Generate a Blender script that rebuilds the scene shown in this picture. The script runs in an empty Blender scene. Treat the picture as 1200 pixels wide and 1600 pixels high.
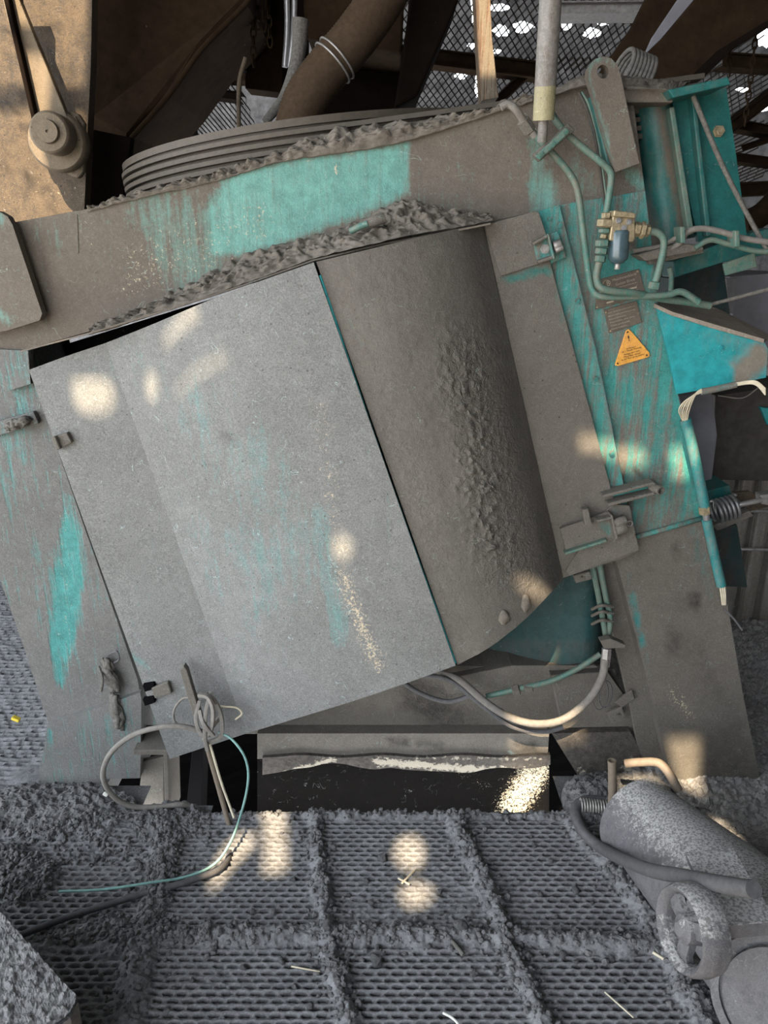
import bpy, bmesh, math, random
import numpy as np
from mathutils import Vector, Matrix, noise as mnoise
random.seed(7); rng = np.random.default_rng(7)
C = bpy.context.scene.collection
S = bpy.context.scene
R = math.radians
# ------------------------------------------------------------------ camera
F_PX = 1180.0
PITCH = math.atan(410 / F_PX)
CAM = Vector((0, 0, 1.7))
cd = bpy.data.cameras.new('camera'); cam = bpy.data.objects.new('camera', cd); C.objects.link(cam)
cam.location = CAM; cam.rotation_euler = (math.pi / 2 - PITCH, 0, 0)
cd.sensor_fit = 'VERTICAL'; cd.sensor_height = 24.0; cd.lens = 24.0 * F_PX / 1600.0; cd.clip_start = 0.02
S.camera = cam
# ------------------------------------------------------------------ world, sun, exposure
w = bpy.data.worlds.new('sky'); S.world = w; w.use_nodes = True
nt = w.node_tree; bgn = nt.nodes['Background']
tc = nt.nodes.new('ShaderNodeTexCoord'); sx = nt.nodes.new('ShaderNodeSeparateXYZ'); rp = nt.nodes.new('ShaderNodeValToRGB')
nt.links.new(tc.outputs['Generated'], sx.inputs[0]); nt.links.new(sx.outputs[2], rp.inputs[0]); nt.links.new(rp.outputs[0], bgn.inputs[0])
rp.color_ramp.elements[0].color = (0.93, 0.94, 0.95, 1); rp.color_ramp.elements[1].color = (0.72, 0.85, 1.0, 1)
bgn.inputs[1].default_value = 5.6
SUN = Vector((0.22, 0.62, -0.75)).normalized()
sl = bpy.data.lights.new('sun', 'SUN'); sl.energy = 17; sl.angle = R(0.5); sl.color = (1.0, 0.78, 0.52)
so = bpy.data.objects.new('sun', sl); C.objects.link(so); so.rotation_euler = SUN.to_track_quat('-Z', 'Y').to_euler(); so.location = (0, -6, 8)
S.view_settings.view_transform = 'Standard'; S.view_settings.look = 'None'; S.view_settings.gamma = 1.0
S.view_settings.exposure = 0.27; S.view_settings.use_curve_mapping = False
S.cycles.use_denoising = True; S.cycles.max_bounces = 6; S.cycles.diffuse_bounces = 4
S.cycles.glossy_bounces = 3; S.cycles.sample_clamp_indirect = 6
# ------------------------------------------------------------------ measuring: directions from the camera to points of the place
CP, SP = math.cos(PITCH), math.sin(PITCH)
def ray(px, py):
    a, u = px - 600, 800 - py
    return Vector((a, CP * F_PX + SP * u, -SP * F_PX + CP * u))
def P(px, py, Y): d = ray(px, py); return CAM + d * (Y / d.y)
def Fl(px, py, z=0.0): d = ray(px, py); return CAM + d * ((z - CAM.z) / d.z)
def proj(v):
    v = np.asarray(v, float) - np.array(CAM)
    dep = v[:, 1] * CP - v[:, 2] * SP; up = v[:, 1] * SP + v[:, 2] * CP
    dep = np.maximum(dep, 0.05)
    return np.stack([600 + v[:, 0] / dep * F_PX, 800 - up / dep * F_PX], 1)
def pxm(px, Y, py=600): # metres per pixel at a depth
    p = P(600, py, Y); dep = p.y * CP - (p.z - 1.7) * SP
    return px * dep / F_PX
# ------------------------------------------------------------------ object helpers
WL = {}
def wloc(o): return WL[o.name]
def tag(o, label=None, cat=None, group=None, kind=None):
    if label: o['label'] = label
    if cat: o['category'] = cat
    if group: o['group'] = group
    if kind: o['kind'] = kind
    return o
def empty(name, loc, label, cat, group=None):
    o = bpy.data.objects.new(name, None); C.objects.link(o); o.location = loc; WL[o.name] = Vector(loc)
    o.empty_display_size = 0.1
    return tag(o, label, cat, group)
def link(name, me, mat, parent, centre):
    o = bpy.data.objects.new(name, me); C.objects.link(o)
    if mat: me.materials.append(mat)
    WL[o.name] = Vector(centre)
    if parent: o.parent = parent; o.location = Vector(centre) - wloc(parent)
    else: o.location = centre
    return o
def mk(name, V, Fc, mat, parent=None, smooth=False, masks=None, lump=None):
    V = np.asarray([tuple(v) for v in V] if not isinstance(V, np.ndarray) else V, float)
    c = (V.min(0) + V.max(0)) / 2
    me = bpy.data.meshes.new(name); me.from_pydata((V - c).tolist(), [], [tuple(int(i) for i in f) for f in Fc]); me.update()
    if smooth: me.polygons.foreach_set('use_smooth', [True] * len(me.polygons))
    if len(V) < 60000: paint(me, V, masks or [])
    return link(name, me, mat, parent, c)
def frombm(name, bm, mat, parent=None, smooth=False, masks=None, recalc=True):
    if recalc: bmesh.ops.recalc_face_normals(bm, faces=bm.faces)
    V = np.array([v.co[:] for v in bm.verts]); c = (V.min(0) + V.max(0)) / 2
    for v in bm.verts: v.co -= Vector(c)
    me = bpy.data.meshes.new(name); bm.to_mesh(me); bm.free()
    if smooth is True: me.polygons.foreach_set('use_smooth', [True] * len(me.polygons))
    elif smooth: me.shade_smooth() if False else None
    if len(V) < 60000: paint(me, V, masks or [])
    return link(name, me, mat, parent, c)
# wear masks: R = bare paint, G = pale chips and crust, B = dark stains and painted shade in the floor slots, A = lumps
def sdpoly(p, poly):
    poly = np.array(poly, float); n = len(poly); d = np.full(len(p), 1e18); s = np.ones(len(p))
    for i in range(n):
        a = poly[i]; b = poly[i - 1]; e = b - a; wv = p - a
        t = np.clip((wv @ e) / (e @ e), 0, 1); q = wv - t[:, None] * e; d = np.minimum(d, (q ** 2).sum(1))
        c1 = p[:, 1] >= a[1]; c2 = p[:, 1] < b[1]; c3 = e[0] * wv[:, 1] > e[1] * wv[:, 0]
        fl = (c1 & c2 & c3) | (~c1 & ~c2 & ~c3); s = np.where(fl, -s, s)
    return s * np.sqrt(d)
def evalmasks(V, masks):
    p = proj(V); col = np.zeros((len(V), 4), float)
    for m in masks:
        ch, kind, geo, soft, st = m
        ci = 'RGBA'.index(ch)
        if kind == 'p': d = sdpoly(p, geo)
        else:
            a = np.array(geo[0:2], float); b = np.array(geo[2:4], float); e = b - a; wv = p - a
            t = np.clip((wv @ e) / max(e @ e, 1e-6), 0, 1); d = np.sqrt(((wv - t[:, None] * e) ** 2).sum(1)) - geo[4]
        f = np.clip(0.5 - d / (2 * soft), 0, 1); f = f * f * (3 - 2 * f) * st
        col[:, ci] = col[:, ci] + f if st < 0 else np.where(f > 0, np.maximum(col[:, ci], f), col[:, ci])
    return np.clip(col, [-1, 0, 0, 0], 1)
def paint(me, V, masks):
    col = evalmasks(V, masks)
    a = me.attributes.new('wear_shade', 'FLOAT_COLOR', 'POINT'); a.data.foreach_set('color', col.astype(np.float32).ravel())
def plate(name, pts, Y, th, mat, parent=None, grid=None, masks=None, bev=0.003, holes=None, Yf=None):
    """a sheet or block with this outline at distance Y, going back by th"""
    bm = bmesh.new()
    f = [bm.verts.new(P(x, y, (Yf(x, y) if Yf else Y))) for x, y in pts]
    face = bm.faces.new(f)
    if holes:
        es = list(face.edges); 
        for h in holes:
            hv = [bm.verts.new(P(x, y, Y)) for x, y in h]
            es += [bm.edges.new((hv[i], hv[(i + 1) % len(hv)])) for i in range(len(hv))]
        bm.faces.remove(face); bmesh.ops.triangle_fill(bm, use_beauty=True, edges=es)
    r = bmesh.ops.extrude_face_region(bm, geom=list(bm.faces))
    for g in r['geom']:
        if isinstance(g, bmesh.types.BMVert): g.co.y += th
    if grid:
        co = np.array([v.co[:] for v in bm.verts]); lo, hi = co.min(0), co.max(0)
        for ax in (0, 2):
            n = int((hi[ax] - lo[ax]) / grid)
            for k in range(1, n + 1):
                pl = [0, 0, 0]; no = [0, 0, 0]; pl[ax] = lo[ax] + k * grid; no[ax] = 1
                bmesh.ops.bisect_plane(bm, geom=bm.verts[:] + bm.edges[:] + bm.faces[:], plane_co=pl, plane_no=no)
    o = frombm(name, bm, mat, parent, masks=masks)
    if bev:
        b = o.modifiers.new('edge', 'BEVEL'); b.width = bev; b.segments = 2; b.limit_method = 'ANGLE'; b.angle_limit = R(40)
    return o
def catmull(pts, n=8):
    pts = [Vector(p) for p in pts]
    if len(pts) < 3: return [pts[0].lerp(pts[-1], i / n) for i in range(n + 1)]
    q = [2 * pts[0] - pts[1]] + pts + [2 * pts[-1] - pts[-2]]; out = []
    for i in range(1, len(q) - 2):
        for k in range(n):
            t = k / n; a, b, c, d = q[i - 1:i + 3]
            out.append(0.5 * ((2 * b) + (c - a) * t + (2 * a - 5 * b + 4 * c - d) * t * t + (3 * b - a - 3 * c + d) * t ** 3))
    out.append(pts[-1]); return out
def sweep(path, prof, closed=False, up=Vector((0, -1, 0.01)), caps=True, rad=None):
    """prof: list of (a,b) offsets; returns V,F"""
    path = [Vector(p) for p in path]; n = len(path); m = len(prof); V = []; Fc = []
    t0 = (path[1] - path[0]).normalized(); nrm = (up - t0 * up.dot(t0)).normalized(); prev = t0
    for i, p in enumerate(path):
        if closed: t = (path[(i + 1) % n] - path[i - 1]).normalized()
        else: t = (path[min(i + 1, n - 1)] - path[max(i - 1, 0)]).normalized()
        q = prev.rotation_difference(t); nrm = q @ nrm; nrm = (nrm - t * nrm.dot(t)).normalized(); prev = t
        bn = t.cross(nrm); s = rad(i / (n - 1)) if rad else 1.0
        for a, b in prof: V.append(p + nrm * a * s + bn * b * s)
    for i in range(n if closed else n - 1):
        for k in range(m):
            a = i * m + k; b = i * m + (k + 1) % m; j = (i + 1) % n
            Fc.append((a, b, j * m + (k + 1) % m, j * m + k))
    if caps and not closed: Fc.append(tuple(range(m - 1, -1, -1))); Fc.append(tuple((n - 1) * m + k for k in range(m)))
    return V, Fc
def circ(r, n=12): return [(r * math.cos(2 * math.pi * k / n), r * math.sin(2 * math.pi * k / n)) for k in range(n)]
def tube(name, pts, r, mat, parent=None, smoothp=True, n=12, seg=8, rad=None, masks=None):
    path = catmull(pts, seg) if smoothp else pts
    V, Fc = sweep(path, circ(r, n), rad=rad)
    o = mk(name, V, Fc, mat, parent, smooth=True, masks=masks); smooth_angle(o); return o
def smooth_angle(o):
    try: o.data.set_sharp_from_angle(angle=R(45))
    except Exception: pass
def PL(pts): return [P(*p) for p in pts]     # list of (px,py,Y)
def box3(name, c, sx_, sy_, sz_, mat, parent=None, rot=None, bev=0.003, masks=None):
    bm = bmesh.new(); bmesh.ops.create_cube(bm, size=1)
    for v in bm.verts:
        v.co = Vector((v.co.x * sx_, v.co.y * sy_, v.co.z * sz_))
        if rot is not None: v.co = rot @ v.co
        v.co += Vector(c)
    o = frombm(name, bm, mat, parent, masks=masks)
    if bev: b = o.modifiers.new('edge', 'BEVEL'); b.width = bev; b.segments = 2
    return o
def lathe(name, prof, c, axis, mat, parent=None, n=24, smooth=True, masks=None):
    """prof: list of (r, h) along axis from c"""
    axis = Vector(axis).normalized(); q = Vector((0, 0, 1)).rotation_difference(axis); V = []; Fc = []
    m = len(prof)
    for r, h in prof:
        for k in range(n):
            a = 2 * math.pi * k / n; V.append(Vector(c) + q @ Vector((max(r, 1e-5) * math.cos(a), max(r, 1e-5) * math.sin(a), h)))
    for i in range(m - 1):
        for k in range(n): Fc.append((i * n + k, i * n + (k + 1) % n, (i + 1) * n + (k + 1) % n, (i + 1) * n + k))
    o = mk(name, V, Fc, mat, parent, smooth=smooth, masks=masks); smooth_angle(o); return o
def cyl(name, a, b, r, mat, parent=None, n=20, r2=None):
    a, b = Vector(a), Vector(b); L = (b - a).length; r2 = r if r2 is None else r2
    return lathe(name, [(0, 0), (r * .92, 0), (r, r * .08), (r2, L - r2 * .08), (r2 * .92, L), (0, L)], a, b - a, mat, parent, n)
TILT = R(17)
def bolt(px, py, Y, r, mat, parent, h=None, name='bolt', ax=(0, -1, 0)):
    h = h or r * 0.9
    return lathe(name, [(0, h + r * .3), (r * .55, h + r * .3), (r * .6, h), (r, h), (r, 0.0), (r * 1.25, 0.0), (r * 1.25, -r * .3), (0, -r * .3)],
                 P(px, py, Y), ax, mat, parent, n=6, smooth=False)
def nut(name, a, b, r, mat, parent):
    a, b = Vector(a), Vector(b); L = (b - a).length
    return lathe(name, [(0, 0), (r * .8, 0), (r, r * .15), (r, L - r * .15), (r * .8, L), (0, L)], a, b - a, mat, parent, n=6, smooth=False)
def torus(name, c, axis, R_, r_, mat, parent=None, n=28, m=10, sx_=1.0):
    axis = Vector(axis).normalized(); q = Vector((0, 0, 1)).rotation_difference(axis)
    path = [Vector(c) + q @ Vector((R_ * math.cos(2 * math.pi * k / n) * sx_, R_ * math.sin(2 * math.pi * k / n), 0)) for k in range(n)]
    V, Fc = sweep(path, circ(r_, m), closed=True, up=axis); return mk(name, V, Fc, mat, parent, smooth=True)
def fbm(v, s, o=4): return mnoise.fractal(Vector(v) * s, 0.9, 2.0, o)
def strip(name, stations, nu, nv, mat, parent=None, th=0.004, masks=None, disp=None, nrm=(0, -1, 0)):
    """sheet through stations [(top xyz),(bottom xyz)]; smooth across"""
    tops = catmull([s[0] for s in stations], nu); bots = catmull([s[1] for s in stations], nu)
    V = []; n = len(tops); nrm = Vector(nrm)
    for lay in range(2):
        for i in range(n):
            for j in range(nv + 1):
                t = j / nv; p = tops[i].lerp(bots[i], t)
                if disp and lay == 0: p = p + disp(p, i / (n - 1), t)
                V.append(p - nrm * (th if lay else 0))
    Fc = []; L = n * (nv + 1)
    for i in range(n - 1):
        for j in range(nv):
            a = i * (nv + 1) + j; b = a + 1; c = a + nv + 2; d = a + nv + 1
            Fc.append((a, b, c, d)); Fc.append((L + d, L + c, L + b, L + a))
    for i in range(n - 1):
        a = i * (nv + 1); d = a + nv + 1; Fc.append((d, a + L, ) if 0 else (a, d, d + L, a + L)); a += nv; d += nv; Fc.append((d, a, a + L, d + L))
    for j in range(nv):
        Fc.append((j + 1, j, j + L, j + 1 + L)); k = (n - 1) * (nv + 1); Fc.append((k + j, k + j + 1, k + j + 1 + L, k + j + L))
    o = mk(name, V, Fc, mat, parent, smooth=True, masks=masks); smooth_angle(o); return o
# ------------------------------------------------------------------ materials
def newmat(name):
    m = bpy.data.materials.new(name); m.use_nodes = True; t = m.node_tree; t.nodes.clear()
    o = t.nodes.new('ShaderNodeOutputMaterial'); b = t.nodes.new('ShaderNodeBsdfPrincipled'); t.links.new(b.outputs[0], o.inputs[0]); return m, t, b
class NT:
    def __init__(s, t): s.t = t
    def n(s, ty, **k):
        x = s.t.nodes.new(ty)
        for a, b in k.items(): setattr(x, a, b)
        return x
    def l(s, a, b): s.t.links.new(a, b)
    def math(s, op, a, b=None, clamp=False):
        x = s.n('ShaderNodeMath', operation=op, use_clamp=clamp)
        for i, v in enumerate((a, b)):
            if v is None: continue
            if isinstance(v, (int, float)): x.inputs[i].default_value = v
            else: s.l(v, x.inputs[i])
        return x.outputs[0]
    def mix(s, f, a, b, mode='MIX'):
        x = s.n('ShaderNodeMixRGB', blend_type=mode)
        for i, v in enumerate((f, a, b)):
            if isinstance(v, (int, float)): x.inputs[i].default_value = v
            elif isinstance(v, tuple): x.inputs[i].default_value = (*v, 1)
            else: s.l(v, x.inputs[i])
        return x.outputs[0]
    def noise(s, vec, scale, detail=5, rough=.6, dist=0):
        x = s.n('ShaderNodeTexNoise'); s.l(vec, x.inputs['Vector']); x.inputs['Scale'].default_value = scale
        x.inputs['Detail'].default_value = detail; x.inputs['Roughness'].default_value = rough; x.inputs['Distortion'].default_value = dist
        return x.outputs['Fac']
    def rng(s, v, a, b, c=0, d=1):
        x = s.n('ShaderNodeMapRange'); s.l(v, x.inputs[0])
        for i, q in enumerate((a, b, c, d)): x.inputs[i + 1].default_value = q
        return x.outputs[0]
TEAL = (0.016, 0.17, 0.155); CYAN = (0.01, 0.28, 0.31); VEIL = (0.13, 0.33, 0.29)
WARM_LIT_DUST = (0.125, 0.108, 0.09); COOL_LIT_DUST = (0.165, 0.170, 0.168); MID = (0.14, 0.13, 0.115)  # one dust; warm and cool tint of the light put into its tones
def steel(name, paintc=TEAL, dust=MID, amount=0.0, k=1.0, streak=0.9, grain=0.25, chips=0.0, rough=0.85, bump=0.25, pits=0.25, gscale=330, metal=0.0, scr=.7, top=None, spec=.35):
    m, t, b = newmat(name); N = NT(t)
    tcn = N.n('ShaderNodeTexCoord').outputs['Object']
    mp = N.n('ShaderNodeMapping'); N.l(tcn, mp.inputs[0]); mp.inputs['Rotation'].default_value = (0, R(8), 0); mp.inputs['Scale'].default_value = (60, 60, 5)
    at = N.n('ShaderNodeAttribute', attribute_name='wear_shade'); sp = N.n('ShaderNodeSeparateColor'); N.l(at.outputs['Color'], sp.inputs[0])
    big = N.noise(tcn, 4, 6, .62); strk = N.noise(mp.outputs[0], 1.0, 3, .6); fine = N.noise(tcn, 110, 4, .75); hf = N.noise(tcn, gscale, 2, .5); med = N.noise(tcn, 24, 8, .75)
    e = N.math('ADD', sp.outputs[0], amount)
    for nz, kk in ((strk, 1.0 * streak * k), (fine, .55 * k), (big, .45 * k), (med, .45 * k)): e = N.math('ADD', e, N.rng(nz, .28, .72, -.5 * kk, .5 * kk))
    fac = N.rng(e, .18, .95)
    dvar = N.mix(N.rng(big, .3, .7), tuple(c * .84 for c in dust), tuple(c * 1.14 for c in dust))
    dvar = N.mix(N.rng(med, .38, .62, 0, .5), dvar, tuple(c * .70 for c in dust))
    dvar = N.mix(N.rng(fine, .5, .72, 0, .45), dvar, tuple(min(1, c * 1.45) for c in dust))
    pvar = N.mix(N.rng(med, .35, .65), paintc, tuple(c * .62 for c in paintc))
    col = N.mix(fac, dvar, pvar)
    g1 = N.math('MULTIPLY', N.rng(hf, .3, .7, -1, 1), grain * .8)
    hs = N.n('ShaderNodeHueSaturation'); N.l(col, hs.inputs['Color']); N.l(N.math('ADD', g1, 1.0), hs.inputs['Value']); col = hs.outputs[0]
    # fine curly scratches
    sc = N.noise(tcn, 9, 3, .5, 1.2); ln = N.rng(N.math('ABSOLUTE', N.math('SUBTRACT', sc, .5)), .0, .0035, 1, 0)
    ln = N.math('MULTIPLY', ln, N.rng(N.noise(tcn, 26, 3, .6), .53, .58, 0, scr))
    col = N.mix(ln, col, tuple(min(1, .12 + .5 * c + .5 * d * 1.6) for c, d in zip(paintc, dust)))
    cn = N.noise(tcn, 130, 6, .75, .6)
    cf = N.rng(N.math('ADD', N.math('MULTIPLY', N.math('ADD', sp.outputs[1], chips), .36), cn), .735, .80)
    col = N.mix(cf, col, (0.46, 0.40, 0.29))
    sn = N.math('MULTIPLY', sp.outputs[2], N.rng(med, .25, .55)); col = N.mix(sn, col, tuple(c * .16 for c in dust))
    vo = N.n('ShaderNodeTexVoronoi'); N.l(tcn, vo.inputs['Vector']); vo.inputs['Scale'].default_value = 46
    pf = N.math('MULTIPLY', N.rng(vo.outputs['Distance'], .07, .16, 1, 0), N.rng(N.noise(tcn, 17, 2), .48, .58, 0, pits * 1.4), True)
    col = N.mix(pf, col, tuple(c * .25 for c in dust))
    if top:
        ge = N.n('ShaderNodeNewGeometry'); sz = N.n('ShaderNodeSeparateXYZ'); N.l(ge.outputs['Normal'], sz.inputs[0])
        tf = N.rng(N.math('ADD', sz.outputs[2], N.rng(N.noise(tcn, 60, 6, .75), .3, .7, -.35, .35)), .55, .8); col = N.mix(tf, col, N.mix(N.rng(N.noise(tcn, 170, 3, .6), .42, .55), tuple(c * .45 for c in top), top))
    N.l(col, b.inputs['Base Color'])
    N.l(N.rng(fac, 0, 1, rough, .5), b.inputs['Roughness']); b.inputs['Metallic'].default_value = metal
    b.inputs['Specular IOR Level'].default_value = spec
    lump = N.math('MULTIPLY', N.noise(tcn, 75, 4, .6, .8), N.math('MULTIPLY', at.outputs['Alpha'], 5.0))
    h = N.math('ADD', N.math('MULTIPLY', hf, .35), N.math('ADD', N.math('MULTIPLY', fine, .5), lump))
    h = N.math('ADD', h, N.math('MULTIPLY', med, .8))
    h = N.math('SUBTRACT', h, N.math('MULTIPLY', fac, .5))
    bp = N.n('ShaderNodeBump'); bp.inputs['Strength'].default_value = min(1, bump * 1.7); bp.inputs['Distance'].default_value = .005; N.l(h, bp.inputs['Height']); N.l(bp.outputs[0], b.inputs['Normal'])
    return m
def grit(name, a, b2, scale=120, bump=.8, dist=.01, white=.0, wc=(.45, .42, .36), spec=.15):
    m, t, b = newmat(name); N = NT(t); tcn = N.n('ShaderNodeTexCoord').outputs['Object']
    n1 = N.noise(tcn, scale, 6, .7); n2 = N.noise(tcn, scale / 12, 5, .6); at = N.n('ShaderNodeAttribute', attribute_name='wear_shade'); sp = N.n('ShaderNodeSeparateColor'); N.l(at.outputs['Color'], sp.inputs[0])
    col = N.mix(N.rng(N.math('ADD', N.math('MULTIPLY', n1, .6), N.math('MULTIPLY', n2, .4)), .35, .65), a, b2)
    wf = N.rng(N.math('ADD', N.noise(tcn, scale * .8, 5, .75), N.math('MULTIPLY', N.math('ADD', sp.outputs[1], white), .4)), .70, .78)
    col = N.mix(wf, col, wc)
    col = N.mix(N.math('MULTIPLY', sp.outputs[2], .8), col, tuple(c * .25 for c in a))
    N.l(col, b.inputs['Base Color']); b.inputs['Roughness'].default_value = .95; b.inputs['Specular IOR Level'].default_value = spec
    bp = N.n('ShaderNodeBump'); bp.inputs['Strength'].default_value = bump; bp.inputs['Distance'].default_value = dist; N.l(n1, bp.inputs['Height']); N.l(bp.outputs[0], b.inputs['Normal'])
    return m
def plain(name, c, rough=.6, metal=0, var=.15, scale=60, bump=.1, spec=.4):
    m, t, b = newmat(name); N = NT(t); tcn = N.n('ShaderNodeTexCoord').outputs['Object']; n = N.noise(tcn, scale, 5, .65)
    col = N.mix(N.rng(n, .3, .7), tuple(x * (1 - var) for x in c), tuple(min(1, x * (1 + var)) for x in c))
    N.l(col, b.inputs['Base Color']); b.inputs['Roughness'].default_value = rough; b.inputs['Metallic'].default_value = metal; b.inputs['Specular IOR Level'].default_value = spec
    bp = N.n('ShaderNodeBump'); bp.inputs['Strength'].default_value = bump; bp.inputs['Distance'].default_value = .003; N.l(n, bp.inputs['Height']); N.l(bp.outputs[0], b.inputs['Normal'])
    return m
M = dict(
    band=steel('band_paint', VEIL, WARM_LIT_DUST, 0.0, .7, .8, .15, 0, bump=.3),
    cover=steel('cover_dust_cool_lit', (.10, .30, .29), COOL_LIT_DUST, -.02, .7, .6, .34, .10, bump=.25, pits=.5, gscale=300, scr=1.0),
    cover_r=steel('cover_dust_right_shaded', TEAL, (.12, .112, .10), -.35, .5, .3, .15, 0, bump=.45),  # same dust as the cover but darker, shade put into its colour
    flange=steel('flange_dust', TEAL, (.13, .12, .105), -.12, .5, .5, .22, 0, bump=.45, pits=.6),
    col=steel('column_paint', (.05, .27, .25), (.145, .135, .118), .5, .9, 1.3, .2, 0, bump=.25),
    leg=steel('leg_dust', (.02, .22, .22), (.125, .115, .10), -.05, .6, .6, .2, .05, bump=.4),
    legl=steel('left_leg_dust', (.06, .27, .26), (.14, .14, .136), .02, .9, 1.2, .22, .0, bump=.45),
    teal=steel('teal_paint', (.012, .125, .12), (.12, .10, .08), .85, .7, .6, .12, .02, rough=.6, bump=.12),
    cyan=steel('cyan_paint', (.025, .33, .36), (.2, .18, .15), .95, .5, .5, .08, .02, rough=.5, bump=.1),
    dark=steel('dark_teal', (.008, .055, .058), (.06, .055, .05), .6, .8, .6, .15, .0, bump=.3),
    conduit=steel('conduit_paint', (.03, .24, .25), (.16, .15, .13), .55, 1.0, .5, .15, .05, rough=.5, bump=.15), pipe=steel('pipe_paint', (.04, .20, .17), (.17, .15, .12), .55, .9, .3, .15, .0, rough=.55, bump=.2),
    brass=plain('brass_fitting', (.30, .25, .16), .45, .4, .4, 90, .3),
    dust=grit('ledge_dust', (.10, .09, .077), (.18, .163, .14), 90, .6, .006, .0),
    floor=grit('floor_dust', (.105, .107, .112), (.25, .254, .262), 190, .5, .004, .03),
    rubble=grit('rubble_dust', (.085, .087, .09), (.20, .20, .202), 140, .8, .006, .05),
    crust=grit('crust', (.035, .033, .03), (.11, .10, .09), 60, .9, .01, .1, (.36, .33, .27)),
    gravel=grit('gravel', (.10, .10, .105), (.36, .36, .36), 130, .9, .01, .12, (.6, .58, .55)),
    brown=grit('brown_steel', (.012, .0075, .0045), (.030, .019, .011), 18, .3, .006, 0, spec=.05),
    brownd=grit('dark_brown_steel', (.005, .0035, .003), (.010, .007, .005), 18, .3, .006, 0, spec=.03),
    sunny=steel('rusty_hopper', (.022, .015, .010), (.085, .064, .043), .22, 1.6, .2, .4, .16, bump=.3, pits=1.0, scr=1.0), arm=steel('bearing_steel_sunlit', (.05, .04, .03), (.15, .12, .085), .1, 1.0, .3, .2, .10, bump=.15, pits=.8), ash=grit('ash_ground', (.13, .13, .133), (.36, .355, .35), 60, .8, .01, .2, (.5, .48, .45)), rodc=plain('brown_rod', (.16, .13, .10), .6),  # arm steel is a paler copy of the hopper, sunlight put into its colour
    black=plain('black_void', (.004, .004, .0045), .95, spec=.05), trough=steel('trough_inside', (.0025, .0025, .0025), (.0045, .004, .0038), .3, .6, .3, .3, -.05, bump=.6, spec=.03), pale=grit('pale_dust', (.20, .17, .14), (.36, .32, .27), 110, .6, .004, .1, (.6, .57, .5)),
    rubber=plain('rubber', (.075, .075, .08), .6, 0, .25, 80, .2),
    dusty_rubber=plain('dusty_rubber', (.17, .16, .145), .8, 0, .2, 80, .3),
    belt=plain('belt_rubber', (.06, .05, .038), .6, 0, .2, 60, .2),
    mesh=plain('mesh_steel', (.03, .025, .02), .7, .2),
    galv=steel('galvanised', (.30, .30, .29), (.13, .115, .10), .4, .9, .3, .15, 0, rough=.5, bump=.15),
    yell=steel('yellowed_end', (.36, .33, .17), (.25, .23, .17), .6, .8, .4, .15, 0),
    wood=steel('weathered_timber', (.14, .085, .05), (.16, .135, .10), .5, .9, 2.4, .1, 0, bump=.4),
    alu=plain('dull_aluminium', (.28, .28, .29), .4, .6),
    steelb=plain('bare_steel', (.30, .29, .28), .45, .5, .3),
    glass=plain('smoked_bowl', (.05, .085, .10), .25, 0, .2, 60, .05, .6),
    namep=steel('name_plate', (.075, .055, .042), (.13, .11, .09), .4, .9, .4, .1, 0, bump=.1),
    etch=plain('etched_letters', (.33, .29, .23), .7),
    yellow=steel('yellow_sign', (.85, .42, .07), (.42, .20, .09), .78, .9, .4, .1, .0, rough=.5, bump=.1),
    ink=plain('black_ink', (.03, .02, .015), .7),
    wirew=plain('white_wire', (.50, .45, .34), .6), wirec=plain('green_wire', (.18, .33, .31), .6),
    grey=plain('grey_panel', (.16, .16, .18), .7, 0, .2, 10), greyd=plain('dark_grey_panel', (.05, .045, .04), .8, 0, .3, 30, .3),
    corr=steel('corrugated_sheet', (.30, .29, .27), (.20, .18, .15), .5, .9, .9, .1, 0, bump=.2),
    rag=plain('dusty_rag', (.11, .105, .095), .95, 0, .4, 120, .8), yrag=plain('yellow_scrap', (.65, .5, .05), .6), white=plain('white_plastic', (.6, .6, .56), .5),
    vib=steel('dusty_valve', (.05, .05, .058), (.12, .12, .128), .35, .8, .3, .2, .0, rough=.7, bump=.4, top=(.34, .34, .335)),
    roof=plain('roof_sheet', (.05, .04, .035), .8), far=grit('back_wall_sheet', (.05, .05, .052), (.34, .34, .35), 9, .2, .01),
    out=plain('outdoor_ground', (.35, .33, .30), .9),
)
PATCH = []   # openings in the roof sheet, as the sun patches they throw: lists of world points
def spot(px, py, Y, rx, ry, n=14, z=None, jit=.12):
    out = []
    for k in range(n):
        a = 2 * math.pi * k / n; j = 1 + random.uniform(-jit, jit)
        x, y = px + rx * math.cos(a) * j, py + ry * math.sin(a) * j
        out.append(Fl(x, y, z) if z is not None else P(x, y, Y))
    PATCH.append(out)
def spotp(pts, Y=None, z=None): PATCH.append([Fl(x, y, z) if z is not None else P(x, y, Y) for x, y in pts])
# ==================================================================== THE SETTING
FX0, FX1, FY0, FY1 = -1.35, 1.30, 0.72, 1.96
def vnoise(x, y, seed=0):
    xi = np.floor(x).astype(int); yi = np.floor(y).astype(int); xf = x - xi; yf = y - yi
    u = xf * xf * (3 - 2 * xf); v = yf * yf * (3 - 2 * yf)
    def h(a, b): s = np.sin(a * 127.1 + b * 311.7 + seed * 74.7) * 43758.5453; return s - np.floor(s)
    return (h(xi, yi) * (1 - u) + h(xi + 1, yi) * u) * (1 - v) + (h(xi, yi + 1) * (1 - u) + h(xi + 1, yi + 1) * u) * v
def vfbm(x, y, o=4, seed=0):
    t = 0; a = .5
    for k in range(o): t = t + a * vnoise(x * 2 ** k, y * 2 ** k, seed + k); a *= .5
    return t
def segd(X, Y, a, b):
    ax, ay = a; bx, by = b; ex, ey = bx - ax, by - ay; t = np.clip(((X - ax) * ex + (Y - ay) * ey) / (ex * ex + ey * ey), 0, 1)
    return np.hypot(X - ax - t * ex, Y - ay - t * ey)
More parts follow.
